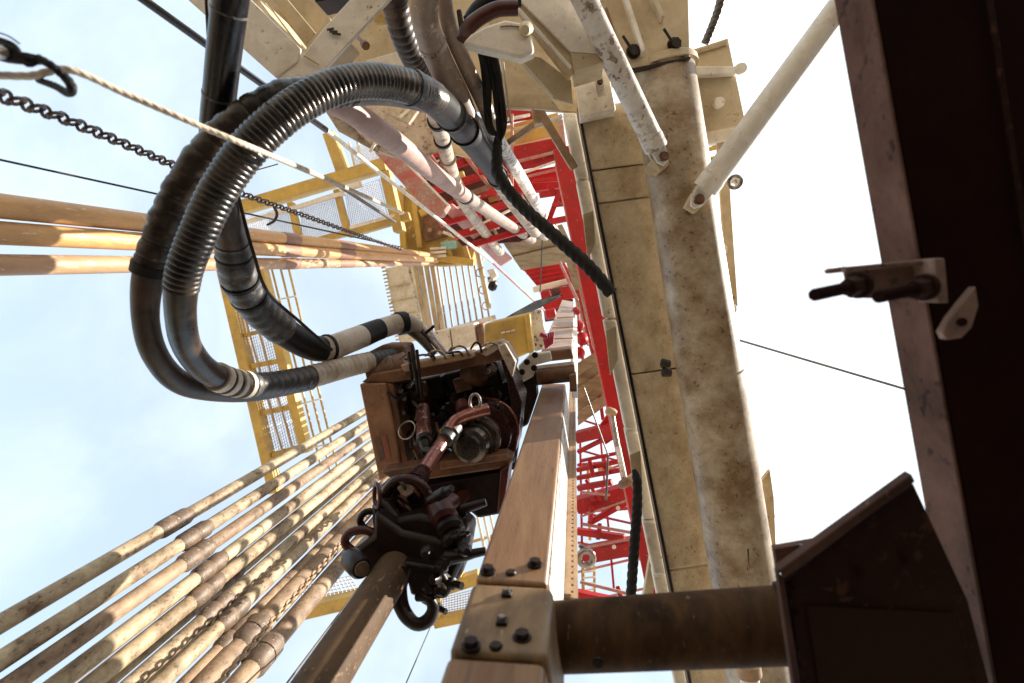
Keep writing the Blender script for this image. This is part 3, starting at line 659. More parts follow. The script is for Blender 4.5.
def onface(x, y):
    # point of the front face plane seen at pixel (x, y)
    q = P(x, y, 1.0)-CAM; t = (yF-CAM.y)/q.y; return CAM+q*t
for x, y in ((488,573),(535,566),(471,648),(522,640)):
    MB().hexbolt(onface(x, y)-Vector((0,.004,0)), Vector((0,-1,0)), .021, .022).build('bolt', 'dark', splice if y > 585 else upper_sec)
for x, y in ((511,574),(496,648)):
    MB().lathe(onface(x, y)-Vector((0,.001,0)), onface(x, y)-Vector((0,.012,0)), [(0,.02),(.5,.02),(1,.016)], 16).build('plug', 'dark', splice if y > 585 else upper_sec)
for x, y in ((507,597),(502,625)):
    p = onface(x, y); MB().box(p-Vector((0,.008,.018)), p+Vector((0,-.008,.018)), .034, .022).build('nut', 'dark', splice, .004)
    MB().cyl(p, p-Vector((0,.03,0)), .010, seg=12).build('stud', 'steel', splice)
# perforated rack plate
yR = yF+.285; z0 = CAM.z + .0
def zr(y, x=570):
    q = P(x, y, 1.0)-CAM; return CAM.z + q.z*(yR-CAM.y)/q.y
def xr(x, y):
    q = P(x, y, 1.0)-CAM; return CAM.x + q.x*(yR-CAM.y)/q.y
rp = MB(); xa, xb = xr(562,598), xr(578,598); zA, zB = zr(600), zr(352)
k = int((zB-zA)/.055); V3 = Vector
ww_ = xb-xa
rp.box(V3((xa+ww_*.28,yR,zA+.03)), V3((xa+ww_*.28,yR,zB)), ww_*.56, .02, V3((0,1,0))); rp.box(V3((xb-ww_*.14,yR,zA)), V3((xb-ww_*.14,yR,zB)), ww_*.28, .02, V3((0,1,0)))
for i in range(k):
    z = zA+.055*i; rp.box(V3((xa+ww_*.64,yR,z+.004)), V3((xa+ww_*.64,yR,z+.041)), ww_*.161, .019, V3((0,1,0)))
    rp.box(V3((xa-.003,yR,z+.01)), V3((xa-.003,yR,z+.038)), .008, .018, V3((0,1,0)))
rp.build('rack_plate', 'rack', gm)
zb, zt = zrow(578), zrow(388)
MB().prism([Vector((xR+.004, yF+.02, zb)), Vector((xR+.008, yF+.018, zb)), Vector((xR+.052, yF+.266, zb)), Vector((xR+.048, yF+.268, zb))], UP*(zt-zb)).build('sunlit_strip', 'white', gm)  # white strip putting sun glare into the colour of the slanted face
MB().box(V3((xa+.02,yR+.05,zA+.03)), V3((xa+.02,yR+.05,zB)), ww_*.5, .04, V3((0,1,0))).build('rail', 'umber', gm)
# upper track beyond the carriage
ut = thing('upper_track', P(560,345,7), 'pinkish upper run of guide track below the red crown', 'track')
MB().slab([(541,350),(572,348),(574,302),(562,300)], [7.0,7.0,13,13], .2).build('track_face', 'hoseg', ut, .01)
for y in (318,328,339): MB().pbar(566-(y-300)*.5,y,6.6+(350-y)*.09,573,y-1,6.6+(350-y)*.09,1.3).build('seam', 'rack', ut, .003)
MB().slab([(572,398),(578,398),(577,320),(573,318)], [5.6,5.6,9.5,9.5], .15).build('edge_strip', 'creamw', ut, .006)
MB().slab([(568,352),(572,352),(573,305),(570,305)], [6.9,6.9,12.5,12.5], .1).build('edge_strip', 'white', ut, .006)
cg = thing('carriage', P(555,370,6), 'brown roller carriage clamped on the guide beam beside the top drive', 'carriage')
MB().prod(536,377,5.7,574,373,5.7,17,28).build('roller_block', 'rustb', cg)
MB().slab([(532,369),(574,364),(575,374),(535,380)], 5.65, .25).build('roller_block', 'tan', cg, .02)
MB().slab([(540,352),(572,348),(574,359),(546,362)], 6.1, .3).build('roller_block', 'rustb', cg, .02)
MB().slab([(518,366),(530,354),(550,352),(552,361),(536,365),(533,377),(520,384)], 5.5, .12).build('clamp_bracket', 'creamw', cg, .012)
MB().slab([(520,380),(535,372),(537,398),(528,425),(518,430)], 5.6, .3).build('arm', 'dark', cg, .02)
MB().slab([(514,375),(520,380),(518,430),(508,440),(510,400)], 5.4, .12).build('arm', 'hoseg', cg, .015)
for x, y in ((535,355),(527,362),(522,372),(519,378),(534,368)): MB().hexbolt(P(x,y,5.46), -UP, .022, .03).build('bolt', 'dark', bpy.data.objects['clamp_bracket'])
MB().slab([(569,376),(576,374),(577,392),(570,392)], 5.5, .2).build('clamp', 'rustb', cg, .01)
rl = thing('cable_spools', P(548,342,6.6), 'crimson ribbed cable grip at the foot of the upper track', 'cable grip')
for k in range(5):
    MB().prod(543+k*2.6,334-k*.5,6.6,546+k*1.6,349-k*1.2,6.6,2.2).build('rib', 'magenta', rl)
MB().prod(540,334,6.5,546,337,6.5,5).build('cap', 'magenta', rl)

# yellow electrical box, white panel, cloth
yb = thing('junction_box', P(508,345,8), 'yellow steel box with a faint white mark behind the top drive', 'box')
MB().slab([(484,324),(527,314),(531,352),(513,360),(484,350)], 8, .9).build('box_body', 'yellow', yb, .03)
MB().slab([(524,315),(530,313),(534,352),(529,355)], 7.95, .3).build('side_rail', 'yellow', yb, .02)
for q in ((501,333,505,332),(506,332,510,331),(511,331,515,330)): MB().pbar(q[0],q[1],7.98,q[2],q[3],7.98,1.6,.02).build('faded_mark', 'creamw', yb)
tag(MB().slab([(530,312),(541,309),(547,348),(535,352)], 8.6, .3).build('white_panel', 'white', None, .02), 'plain white panel standing right of the yellow box', 'panel')
cl = MB(); A = [(498,322),(515,312),(535,301),(561,293)]; B = [(500,323.5),(518,317),(538,309),(560,297)]
for i in range(3):
    cl.prism([P(*A[i],9.0), P(*A[i+1],9.1-.1*(i%2)), P(*B[i+1],9.0+.1*(i%2)), P(*B[i],9.1)], UP*.03)
tag(cl.build('cloth_strip', 'cloth', None), 'dark blue grey strip of cloth stretched across the white sky', 'cloth')

# ================================================================== TOP DRIVE
td = thing('top_drive', P(440,440,4.4), 'rust brown top drive housing full of machinery hanging on the guide beam', 'top drive')
MB().slab([(359,384),(386,383),(402,468),(379,482)], 4.6, .45).build('side_wall', 'wall', td, .015)
MB().slab([(386.6,383),(393,384),(409,464),(402.6,468)], 4.62, .5).build('side_wall', 'rustb', td, .01)
MB().slab([(361,382.5),(372,374),(440,362),(500,345),(508,352),(503,360),(440,374),(392,383)], 4.62, .2).build('back_wall', 'rustb', td, .012)
MB().slab([(497,346),(505,343),(516,362),(512,378)], 4.45, .25).build('corner_plate', 'hosew', td, .012)
MB().slab([(504,361),(513,378),(522,402),(516,452),(506,460),(510,404)], 4.7, .5).build('side_wall', 'eyem', td, .012)
MB().slab([(375,380),(505,350),(525,400),(515,470),(390,475)], 5.35, .1).build('inner_roof', 'dark', td, .01)
MB().slab([(380,472),(440,461),(505,455),(513,460),(508,468),(398,484)], 4.35, .2).build('crossmember', 'rustb', td, .015)
MB().slab([(398,490.5),(508,470.5),(503,514),(478,519),(455,500),(420,505)], 4.38, .4).build('gear_case', 'dark', td, .02)
MB().slab([(440,462),(506,454),(508,460),(440,470)], 4.30, .06).build('lip', 'rustb', td, .01)
for q in ([(394,385),(440,375),(446,396),(400,404)], [(444,374),(496,361),(503,386),(450,392)], [(488,386),(514,380),(512,436),(500,440),(494,410)], [(394,408),(414,402),(420,440),(402,450)], [(430,440),(446,444),(448,458),(428,462)]):
    MB().slab(q, 4.86, .3).build('casting', 'dark', td, .02)
for q in ([(452,380),(470,376),(473,390),(456,394)], [(408,386),(424,382),(427,396),(411,400)]): MB().slab(q, 4.78, .1).build('cover_plate', 'rustb', td, .012)
MB().slab([(400,365),(470,352),(474,358),(404,372)], 4.5, .25).build('top_bar', 'rack', td, .012)
MB().slab([(478,352),(500,340),(506,345),(486,357)], 4.5, .2).build('top_bar', 'hosew', td, .012)
MB().slab([(368,352),(382,345),(404,345),(410,366),(372,378)], 4.9, .3).build('hose_manifold', 'rustb', td, .02)
MB().lathe(P(368,378,4.8), P(410,366,4.8), [(0,.02),(.06,.13),(.94,.13),(1,.05)], 22).build('manifold_drum', 'rustb', td)
# swivel drum: nested turned rings
a, b = P(496,421,5.0), P(467,449,4.2)
MB().lathe(a, b, [(0,.245),(.30,.245),(.32,.215),(.42,.215),(.44,.23),(.50,.23),(.52,.17)], 40).build('swivel_drum', 'eyem', td)
MB().lathe(lerp(a,b,.40), lerp(a,b,.75), [(0,.19),(.3,.19),(.34,.16),(.6,.16),(.62,.18),(.75,.18),(.8,.14),(1,.13)], 40).build('swivel_ring', 'steel', bpy.data.objects['swivel_drum'])
MB().lathe(lerp(a,b,.60), lerp(a,b,.98), [(0,.16),(.3,.16),(.35,.125),(.6,.12),(.64,.135),(.86,.13),(.9,.10),(1,.09)], 40).build('swivel_nose', 'ribm', bpy.data.objects['swivel_drum'])
MB().ringt(lerp(a,b,.30), b-a, .255, .012, 40, 8).build('snap_ring', 'pink', bpy.data.objects['swivel_drum'])
MB().lathe(P(468,375,4.9), P(482,372,4.8), [(0,.06),(.1,.12),(.8,.12),(1,.08)], 24).build('motor', 'rustb', td)
MB().lathe(P(489,371,4.75), P(493,368,4.65), [(0,.05),(.6,.05),(1,.03)], 16).build('fitting', 'steel', td)
# pink crank arm
Path([(488,409,4.35,13),(470,414,4.3,13),(455,421,4.25,12),(449,430,4.2,12)], .03).cut(0,1).build('crank_arm', 'pink', td)
MB().lathe(P(462,404,4.5), P(464,412,4.3), [(0,.05),(.5,.06),(1,.05)], 16).build('crank_boss', 'darkr', td)
MB().ringt(P(475,402,4.3), FWD, .04, .012, 18, 8, ell=1.5, up=DOWN).build('shackle', 'steel', td)
# red cylinders
MB().lathe(P(423,407,4.6), P(424,438,4.3), [(0,.045),(.04,.055),(.8,.055),(.82,.06),(1,.058)], 20).build('hydraulic_cylinder', 'pink', td)
MB().lathe(P(424,437,4.28), P(426,449,4.2), [(0,.06),(.3,.06),(.35,.04),(.7,.045),(1,.03)], 18).build('cylinder_end', 'dark', td)
MB().lathe(P(410,398,4.9), P(430,396,4.85), [(0,.06),(.1,.08),(.9,.08),(1,.05)], 18).build('hydraulic_cylinder', 'darkr', td)
MB().slab([(439,430),(451,426),(453,436),(441,440)], 4.28, .1).build('tag_plate', 'ylab', td, .008)
MB().ringt(P(407,430,4.5), FWD+RIGHT*.5+DOWN*.6, .075, .007, 26, 8).build('gauge_ring', 'steel', td)
# stencils on the left wall
MB().slab([(374,439),(380,437),(385,458),(380,462)], 4.592, .004).build('decal', 'fdark', td)
MB().slab([(380.6,436.5),(386,435),(391,459),(386,460)], 4.592, .004).build('decal', 'fred', td)
random.seed(21)
for k in range(46):
    x, y = random.uniform(396,500), random.uniform(386,462); dx, dy = random.uniform(-22,22), random.uniform(-14,18)
    d = random.uniform(4.55,5.1)
    Path([(x,y,d,3.2),(x+dx*.4,y+dy*.1+6,d-.08,3.2),(x+dx*.8,y+dy*.8,d-.05,3.2),(x+dx,y+dy,d+.15,3.2)], .03).cut(0,1,seg=8).build('hydraulic_line', random.choice(('rubber','dark','rubber','rustb','steel')), td)
for k in range(44):
    x, y = random.uniform(395,505), random.uniform(384,462); d = random.uniform(4.75,5.25); r = random.uniform(.02,.05)
    MB().lathe(P(x,y,d), P(x+random.uniform(-8,8),y+random.uniform(-3,8),d-.12), [(0,r),(.5,r),(.52,r*1.25),(.8,r*1.25),(1,r*.6)], random.choice((6,14))).build('valve', random.choice(('dark','dark','darkr','dark','rustb','dark','steel','rubber')), td)
for x, y in ((409,386),(400,391),(404,398),(403,412)): MB().lathe(P(x,y,4.7), P(x+1,y+1,4.62), [(0,.025),(.6,.025),(1,.012)], 12).build('bolt', 'steel', td)
MB().slab([(420,452),(436,446),(440,456),(424,463)], 4.35, .2).build('block', 'dark', td, .012)
MB().slab([(500,470),(509,466),(506,492),(503,514),(497,514)], 4.3, .3).build('gear_case_side', 'darkr', td, .012)
random.seed(5)
for k in range(12):   # clips and lines on top of the housing
    x = 384+random.random()*100; y = 362-(x-384)*.15; e, g = random.uniform(4,22), random.uniform(-7,1)
    Path([(x,y,4.6,2.2),(x+e*.4,y+g,4.5,2.2),(x+e*.8,y+g*.7,4.5,2.2),(x+e,y+4,4.5,2.2)], .03).cut(0,1,seg=8).build('clip_line', random.choice(('rubber','steel','rustb')), td)
for q in ((412,345,418,392,4),(417,350,422,398,3),(409,352,412,380,3)):
    Path([(q[0],q[1],4.4,q[4]),(q[0]+2,q[1]+18,4.35,q[4]),(q[2]-2,q[3]-16,4.35,q[4]),(q[2],q[3],4.5,q[4])], .03).cut(0,1,seg=10).build('hanging_cable', 'rubber', td)

# ---- bail (link) and elevator
bl = thing('elevator_link', P(405,497,3.5), 'worn red steel link with a big eye holding the elevator', 'link')
Path([(470,414,4.5,11),(452,430,4.3,13),(436,452,4.05,14),(421,475,3.85,15)], .02).cut(0,1).build('shank', 'pink', bl)
MB().lathe(P(455,426,4.3), P(445,440,4.15), [(0,.05),(.15,.075),(.55,.075),(.6,.06),(1,.06)], 26).build('collar', 'tapeg', bl)
Path([(424,470,3.9,15),(419,477,3.8,20),(414,484,3.72,26)], .02).cut(0,1).build('neck', 'eyem', bl)
MB().ringt(P(406,503,3.55), FWD*.95+RIGHT*.12-DOWN*.15, PX(23,3.55), PX(5.5,3.55), 36, 14, ell=1.12, up=DOWN-RIGHT*.5).build('eye', 'eyem', bl)
Path([(498,450,5.0,10),(478,480,4.6,11),(452,508,4.2,13),(444,520,4.0,14)], .03).cut(.0,1).build('rear_shank', 'darkr', bl)
ev = thing('elevator', P(405,560,3.35), 'black oily pipe elevator clamped round the hanging drill pipe', 'elevator')
pc = P(398,556,3.40)
MB().slab([(374,512),(402,532),(440,540),(462,530),(470,548),(455,580),(440,590),(420,575),(395,560),(372,575),(350,566),(345,556),(372,536)], 3.36, .22).build('body', 'dark', ev, .03)
MB().slab([(370,505),(384,500),(398,518),(420,526),(440,512),(455,522),(450,545),(400,545),(372,535)], 3.46, .3).build('upper_body', 'dark', ev, .03)
MB().lathe(P(350,557,3.32), P(362,569,3.16), [(0,.05),(.2,.068),(.85,.068),(1,.055)], 22).build('hinge_pin', 'dark', ev)
MB().lathe(P(361,568,3.17), P(362.5,569.5,3.145), [(0,.045),(1,.04)], 20).build('pin_end', 'joint', bpy.data.objects['hinge_pin'])
for ctl in ([(382,556,3.4,9),(362,555,3.42,9),(346,545,3.42,9),(348,534,3.42,9),(364,530,3.42,9),(380,536,3.42,9)], [(388,538,3.5,7),(372,533,3.5,7),(360,522,3.5,7),(366,512,3.5,7),(382,512,3.5,7)]):
    Path([(x,y,d,w) for x,y,d,w in ctl], .02).cut(0,1,seg=12).build('lift_handle', 'darkr' if ctl[0][1] == 556 else 'dark', ev)
for k, (x, y) in enumerate(((440,508),(446,520),(452,533))):
    MB().lathe(P(x,y,3.5-k*.03), P(x+6,y+14,3.4-k*.03), [(0,.06),(.15,.085),(.8,.085),(1,.06)], 20).build('latch_roller', 'darkr' if k < 1 else 'dark', ev)
MB().lathe(P(432,516,3.45), P(455,500,3.6), [(0,.05),(.1,.07),(.5,.07),(.55,.05),(1,.05)], 20).build('latch_spring', 'darkr', ev)
for ctl in ([(445,558,3.3,16),(462,556,3.3,12),(476,553,3.3,9),(486,551,3.3,8)], [(452,512,3.6,10),(470,507,3.6,10),(486,502,3.6,8)], [(448,520,3.6,8),(466,512,3.6,7)]):
    Path(ctl, .02).cut(0,1,seg=10).build('guide_arm', 'dark', ev)
Path([(402,566,3.3,24),(398,590,3.25,18),(404,612,3.2,15),(416,624,3.15,13),(428,620,3.15,14),(433,608,3.15,12),(428,598,3.15,10),(418,597,3.2,9)], .015).cut(0,1).build('lower_jaw', 'dark', ev)
MB().slab([(392,520),(420,515),(450,524),(468,540),(462,575),(446,600),(420,590),(410,560)], 3.40, .35).build('latch_body', 'dark', ev, .03)
MB().slab([(380,485),(396,478),(420,486),(428,508),(412,522),(388,514)], 3.62, .12).build('link_ear', 'dark', ev, .02)
for q in ((430,500,452,488,9),(446,540,468,534,8),(442,556,470,548,7),(436,580,462,586,9),(424,600,446,612,7)):
    MB().lathe(P(q[0],q[1],3.38), P(q[2],q[3],3.26), [(0,PX(q[4],3.3)/2),(.3,PX(q[4],3.3)/2),(.32,PX(q[4],3.3)/2*1.3),(.7,PX(q[4],3.3)/2*1.3),(.72,PX(q[4],3.3)/2*.9),(1,PX(q[4],3.3)/2*.8)], 14).build('latch_pin', 'dark', ev)
MB().slab([(402,562),(440,568),(452,590),(446,600),(430,600),(410,596)], 3.28, .18).build('jaw_block', 'dark', ev, .02)
for k in range(9):
    x, y = random.uniform(428,462), random.uniform(545,598)
    MB().lathe(P(x,y,3.25), P(x+random.uniform(-6,10),y+random.uniform(-4,8),3.12), [(0,.02),(.4,.035),(.7,.035),(1,.02)], 12).build('latch_bolt', 'dark', ev)
MB().ringt(P(377,496,3.45), RIGHT+FWD*.6, .055, .013, 20, 8, ell=1.3, up=DOWN).build('pin_ring', 'darkr', ev)
for k in range(7):
    x, y = random.uniform(388,425), random.uniform(484,516)
    Path([(x,y,3.6,4),(x+5,y-5,3.52,4),(x+11,y+2,3.5,4),(x+14,y+10,3.6,4)], .02).cut(0,1,seg=9).build('strap', random.choice(('dark','darkr','dusty')), ev)
MB().slab([(396,488),(408,480),(418,490),(404,500)], 3.5, .1).build('wedge', 'hoseg', ev, .012)
# the hanging pipe
j = P(399,562,3.45); hb = Vector((j.x, j.y, .05))
hp = thing('hanging_pipe', hb, 'thick brown drill pipe hanging from the elevator down to the floor', 'drill pipe')
MB().sweep([Vector((j.x, j.y, .05+(j.z+.2)*i/12)) for i in range(13)], PX(36,3.4)/2, 28).build('pipe_body', mat('muddy_brown_pipe', (.125,.076,.042), (.055,.033,.02), .5, .65, scale=5, stretch=(1.3,1.3,.6), chips=(.26,.17,.09), chip_amt=.07, fine=80, spec=.15), hp)
MB().lathe(Vector((j.x, j.y, j.z+.1)), Vector((j.x, j.y, j.z+.7)), [(0,PX(36,3.4)/2),(.15,PX(36,3.4)/2*1.3),(1,PX(36,3.4)/2*1.3)], 24).build('tool_joint', 'dark', hp)

# ================================================================== HOSES
h1 = thing('ribbed_hose', P(175,300,2.65), 'inner arched black ribbed hose, nearer of the looping pair', 'hose', 'looping pair of mud hoses')
p1 = Path([(535,232,9.5,12),(512,200,7.4,15.5),(492,168,5.8,21),(470,138,4.6,27),(446,110,3.6,31),(422,92,3.0,32.5),(385,82,2.8,33),(345,84,2.65,34),(300,104,2.55,36),(256,140,2.5,37),(222,185,2.5,36),(200,230,2.52,35),(183,276,2.58,33.5),(181,318,2.7,29.5),(189,350,2.9,27.5),(212,374,3.2,26),(250,385,3.6,24),(300,379,4.1,22),(355,365,4.6,19),(400,355,5.0,16)])
def fr(path, idx): return None
def frx(path, x, y, d):   # fraction of the path nearest to a pixel/depth point
    q = P(x, y, d); best = min(range(len(path.p)), key=lambda i: (path.p[i]-q).length); return path.s[best]/path.len
a = lambda x, y, d: frx(p1, x, y, d)
f1, f2, f3, f4, f5, f6, f7, f8, f9 = a(500,180,6.4), a(427,94,3.2), a(278,121,2.52), a(182,290,2.6), a(218,377,3.25), a(246,385,3.6), a(310,377,4.2), a(372,361,4.75), a(393,356,4.95)
p1.cut(0, f1, 1.0).build('pale_end', 'hosew', h1)
p1.cut(f1, f2, .97).build('plain_section', 'rubber', h1)
p1.cut(f2, f3, 1.0, (.024,.075)).build('armour', 'ribm', h1)
fm = f3+(f4-f3)*.45
p1.cut(f3, fm, 1.0, (.025,.10)).build('armour', 'dustyr', h1)
p1.cut(fm, f4, 1.0, (.027,.085)).build('armour', 'dustyr', h1)
p1.cut(f4, f5, .97).build('plain_section', 'dustyr', h1)
for k in range(4):
    t = f5 + (f6-f5)*k/4; p1.cut(t, t+(f6-f5)*.16, 1.16).build('clamp_band', 'tapew', h1); p1.cut(t+(f6-f5)*.14, t+(f6-f5)*.27, 1.06).build('clamp_band', 'rubber', h1)
p1.cut(f6-.002, f7, 1.05, (.07,.10)).build('tape_wrap', 'tapeg', h1)
p1.cut(f7, f8, 1.08, (.05,.07)).build('tape_wrap', 'tapew', h1)
p1.cut(f8-.002, f9, 1.1, (.05,.08)).build('tape_wrap', 'tapeg', h1)
p1.cut(f9-.004, 1, .95, (.06,.06)).build('end_fitting', 'tapew', h1)
h2 = thing('wrapped_hose', P(145,300,3.0), 'outer arched hose with bunched sleeve, farther of the looping pair', 'hose', 'looping pair of mud hoses')
p2 = Path([(500,150,6.0,22),(450,110,4.6,26),(400,92,3.7,29),(350,90,3.1,31),(306,95,2.9,32),(284,98,2.85,33),(257,111,2.82,34),(229,132,2.8,35),(202,161,2.78,35),(177,201,2.78,34),(160,240,2.8,32),(148,278,2.84,29),(146,322,2.9,25),(157,358,3.0,24.5),(182,383,3.2,24),(222,391,3.5,22.5),(262,390,3.8,21),(310,381,4.2,19)])
b = lambda x, y, d: frx(p2, x, y, d)
g1_, g2_ = b(149,268,2.82), b(350,88,3.1)
random.seed(3)
p2.cut(0, g2_, 1.0).build('plain_section', 'dusty', h2)
# bunched sleeve with uneven folds
folds = MB(); pts, rr = [], []; q = g2_*p2.len; i = 0; ph = 0
while q < g1_*p2.len:
    while p2.s[i+1] < q: i += 1
    ph += random.uniform(.35,.75); pts.append(p2.p[i]); rr.append(p2.r[i]*(1.0+.10*(abs(math.sin(ph*.62))**.5-.6)+.035*random.random())); q += .0085
folds.sweep(pts, rr, 22, lambda an, ac: 1+.028*math.sin(an*2+ac*37)+.018*math.sin(an*5-ac*90)).build('sleeve', 'dustyr', h2)
p2.cut(g1_-.005, g1_+.004, 1.2).build('sleeve_cuff', 'rubber', h2)
p2.cut(g1_, 1, .98).build('plain_section', 'dusty', h2)
for t in (.30, .47, .52, .60): p1.cut(t, t+.0035, 1.10).build('cable_tie', 'tapeg' if t > .5 else 'rubber', h1)
h3 = thing('sleeved_hose', P(232,250,3.4), 'thick black sleeved hose dropping from the top edge, then taped', 'hose')
p3 = Path([(236,-40,2.5,35),(229,10,2.6,34.5),(221,80,2.8,32),(216,140,3.0,31),(220,195,3.2,31),(231,240,3.4,31),(240,280,3.6,33),(262,312,3.9,32),(294,338,4.2,29),(322,349,4.4,26),(352,340,4.7,24),(380,329,5.0,21),(404,323,5.2,20),(418,328,5.3,17)])
c = lambda x, y, d: frx(p3, x, y, d)
k1, k2, k3, k4, k5, k6 = c(214,150,3.0), c(232,246,3.4), c(285,332,4.1), c(322,349,4.4), c(362,336,4.8), c(380,329,5.0)
p3.cut(0, k1, 1.0).build('sleeve', 'sleeve', h3)
for t in (c(229,8,2.6), c(216,92,2.85)): p3.cut(t, t+.004, 1.03).build('seam_band', 'tapeg', h3)
p3.cut(k1, k2, .97, (.11,.07)).build('tape_wrap', 'dusty', h3)
p3.cut(k2, k3, 1.05, (.085,.11)).build('tape_wrap', 'tapeg', h3)
p3.cut(k3, k4, .98).build('plain_section', 'rubber', h3)
p3.cut(k4, k5, 1.0).build('tape_wrap', 'tapew', h3)
p3.cut(k5, k6, 1.02).build('tape_wrap', 'rubber', h3)
p3.cut(k6, 1, .98).build('plain_section', 'tapew', h3)
for t in (k2+.02, k2+.07, k2+.11, k4+.01): p3.cut(t, t+.008, 1.13).build('band_clamp', 'rubber', h3)
p3.cut(c(398,324,5.15), c(404,323,5.2), 1.18).build('band_clamp', 'rubber', h3)
# twin short hoses from its end
Path([(414,324,5.3,12),(428,334,5.3,10),(440,348,5.2,8),(450,362,5.1,8)], .03).cut(0,1).build('tail_hose', 'steel', h3)
Path([(410,330,5.25,10),(422,340,5.25,9),(434,354,5.2,7)], .03).cut(0,1).build('tail_hose', 'dusty', h3)
for q in ((426,333,434,326),(446,356,452,348),(402,320,408,314)): MB().prod(*q[:2],5.2,*q[2:],5.15,3).build('clamp_screw', 'rubber', h3)

h4 = thing('banded_hose', P(470,230,12), 'dark banded hose fading to pale, left of the clay coloured hose', 'hose')
p4 = Path([(392,-15,3.9,26),(400,25,4.1,25),(412,55,4.4,24),(427,85,4.9,21),(440,130,6.0,16),(453,175,8.0,13),(468,210,10.5,11),(500,252,15,9)])
t4 = frx(p4, 430,95,5.0)
p4.cut(0, t4, 1, (.06,.11)).build('banded_section', 'dusty', h4)
p4.cut(t4, 1, .98).build('plain_section', 'hosew', h4)
for y in (105,122,145,190,205): 
    t = frx(p4, 427+(y-85)*.28, y, 5+(y-85)*.035); p4.cut(t, t+.006, 1.2).build('band_clamp', 'rubber' if y < 130 else 'hoseg', h4)
Path([(425,63,4.4,1.8),(436,67,4.3,1.8),(441,76,4.3,1.8),(437,90,4.5,1.8)], .03).cut(0,1,seg=7).build('tie_wire', 'wire', h4)
h5 = thing('clay_hose', P(545,230,13), 'fat clay coloured hose bending down from the top edge', 'hose')
p5 = Path([(428,-15,3.6,27),(425,20,3.8,27),(438,58,4.1,27),(458,98,4.4,25),(476,140,4.9,21),(496,176,6.2,17),(522,210,9.5,13),(545,236,14,10)])
t5 = frx(p5, 480,148,5.1)
p5.cut(0, t5, 1).build('plain_section', 'hoseg', h5); p5.cut(t5, 1, .98).build('pale_section', 'hosew', h5)
for y in (38, 150, 185): t = frx(p5, 430+(y-38)*.46, y, 4+(y-38)*.025); p5.cut(t, t+.004, 1.05).build('band', 'hosew', h5)
h6 = thing('thin_grey_hose', P(552,230,13), 'slimmer grey hose lying against the right of the clay coloured hose', 'hose')
p6 = Path([(443,-15,3.8,15),(449,25,4.0,16),(466,66,4.25,16),(484,104,4.55,15),(500,142,5.1,13),(528,190,8,11),(552,232,13.5,9)])
t6 = frx(p6, 490,118,4.75); p6.cut(0, t6, 1).build('plain_section', 'hoseg', h6); p6.cut(t6, 1, 1).build('pale_section', 'white', h6)
h7 = thing('pink_pipe', P(520,238,14), 'dusty pink pipe slanting from under the arch to the mast', 'pipe')
p7 = Path([(318,98,4.2,20),(345,108,4.5,24),(375,128,5.0,24),(405,150,5.8,21),(440,178,7.4,17),(480,206,10,13),(532,240,15,9)])
t7 = frx(p7, 465,195,9); p7.cut(0, t7, 1).build('pink_section', mat('dusty_pink', (.46,.31,.275), (.28,.18,.15), .42, .55, scale=3), h7); p7.cut(t7, 1, .95).build('grey_section', 'hoseg', h7)
p7.cut(t7-.004, t7+.006, 1.12).build('coupling', 'rubber', h7)
h8 = thing('pale_pipe', P(548,232,13), 'pale pipe squeezed behind the black rope over the red panels', 'pipe')
Path([(500,140,6.4,9),(515,168,7.5,10),(535,200,9.5,9),(554,230,13,7)], .05).cut(0,1).build('pipe_body', 'hosew', h8)
MB().prod(552,226,12.6,555,232,13.2,9).build('pipe_end', 'rustb', h8)

# ================================================================== ROPES, CHAINS, WIRES
def rope(ctl, m, name, lab, cat='rope', tw=None, seg=16, step=.02):
    pa = Path(ctl, step); w = PX(ctl[0][3], ctl[0][2])
    return tag(pa.cut(0, 1, twist=tw or w*1.0, seg=seg).build(name, m), lab, cat)
rope([(498,138,4.4,8),(497,158,4.4,11),(499,176,4.4,12.5),(520,204,4.4,12.5),(555,236,4.35,13),(588,266,4.3,13.5),(612,294,4.3,13)], 'brope', 'black_rope', 'thick black rope end hanging across the cream column', tw=.07)
rope([(634,470,5.2,5),(637,482,5.15,9),(637,510,5.1,10),(634,550,5.0,10),(629,625,4.9,10)], 'brope', 'black_rope', 'thick black rope hanging upright in front of the red lattice', tw=.07)
rope([(726,-30,4.2,9),(721,0,4.2,8.5),(714,22,4.25,8),(705,44,4.3,8)], 'wire', 'steel_rope', 'twisted grey steel rope dropping to the square cream plate', tw=.04)
rope([(-20,74,1.7,7.5),(30,76,1.75,7.5),(70,70,1.78,7),(130,96,1.9,6.4),(200,126,2.05,6.0),(265,153,2.35,5.4),(335,183,3.6,4.4),(400,212,8,3)], 'rope', 'light_rope', 'pale twisted rope slanting across the arched hoses', tw=.03)
el = thing('rope_eye', P(40,70,1.7), 'black frayed rope eye tied at the upper left edge', 'rope')
Path([(38,58,1.68,8),(52,66,1.68,8),(66,78,1.7,9),(72,88,1.7,9),(68,93,1.72,8),(55,86,1.75,7),(38,80,1.78,6)], .008).cut(0,1,twist=.02,seg=14).build('loop', 'brope', el)
for k in range(14):
    y = 40+random.random()*20
    Path([(-15,y-6,1.7,5),(5+random.random()*8,y+2,1.68,5),(22+random.random()*6,52+random.random()*14,1.67,5),(42,58+random.random()*5,1.69,4)], .01).cut(0,1,seg=7).build('strand', 'brope', el)
for k in range(3): Path([(-10,30+k*5,1.68,1.6),(8,36+k*5,1.66,1.6),(20,44+k*5,1.68,1.6)], .01).cut(0,1,seg=6).build('loose_end', 'brope', el)
MB().lathe(P(-6,53,1.69), P(4,52,1.65), [(0,.02),(.8,.02),(1,.012)], 14).build('thimble', 'steel', el)
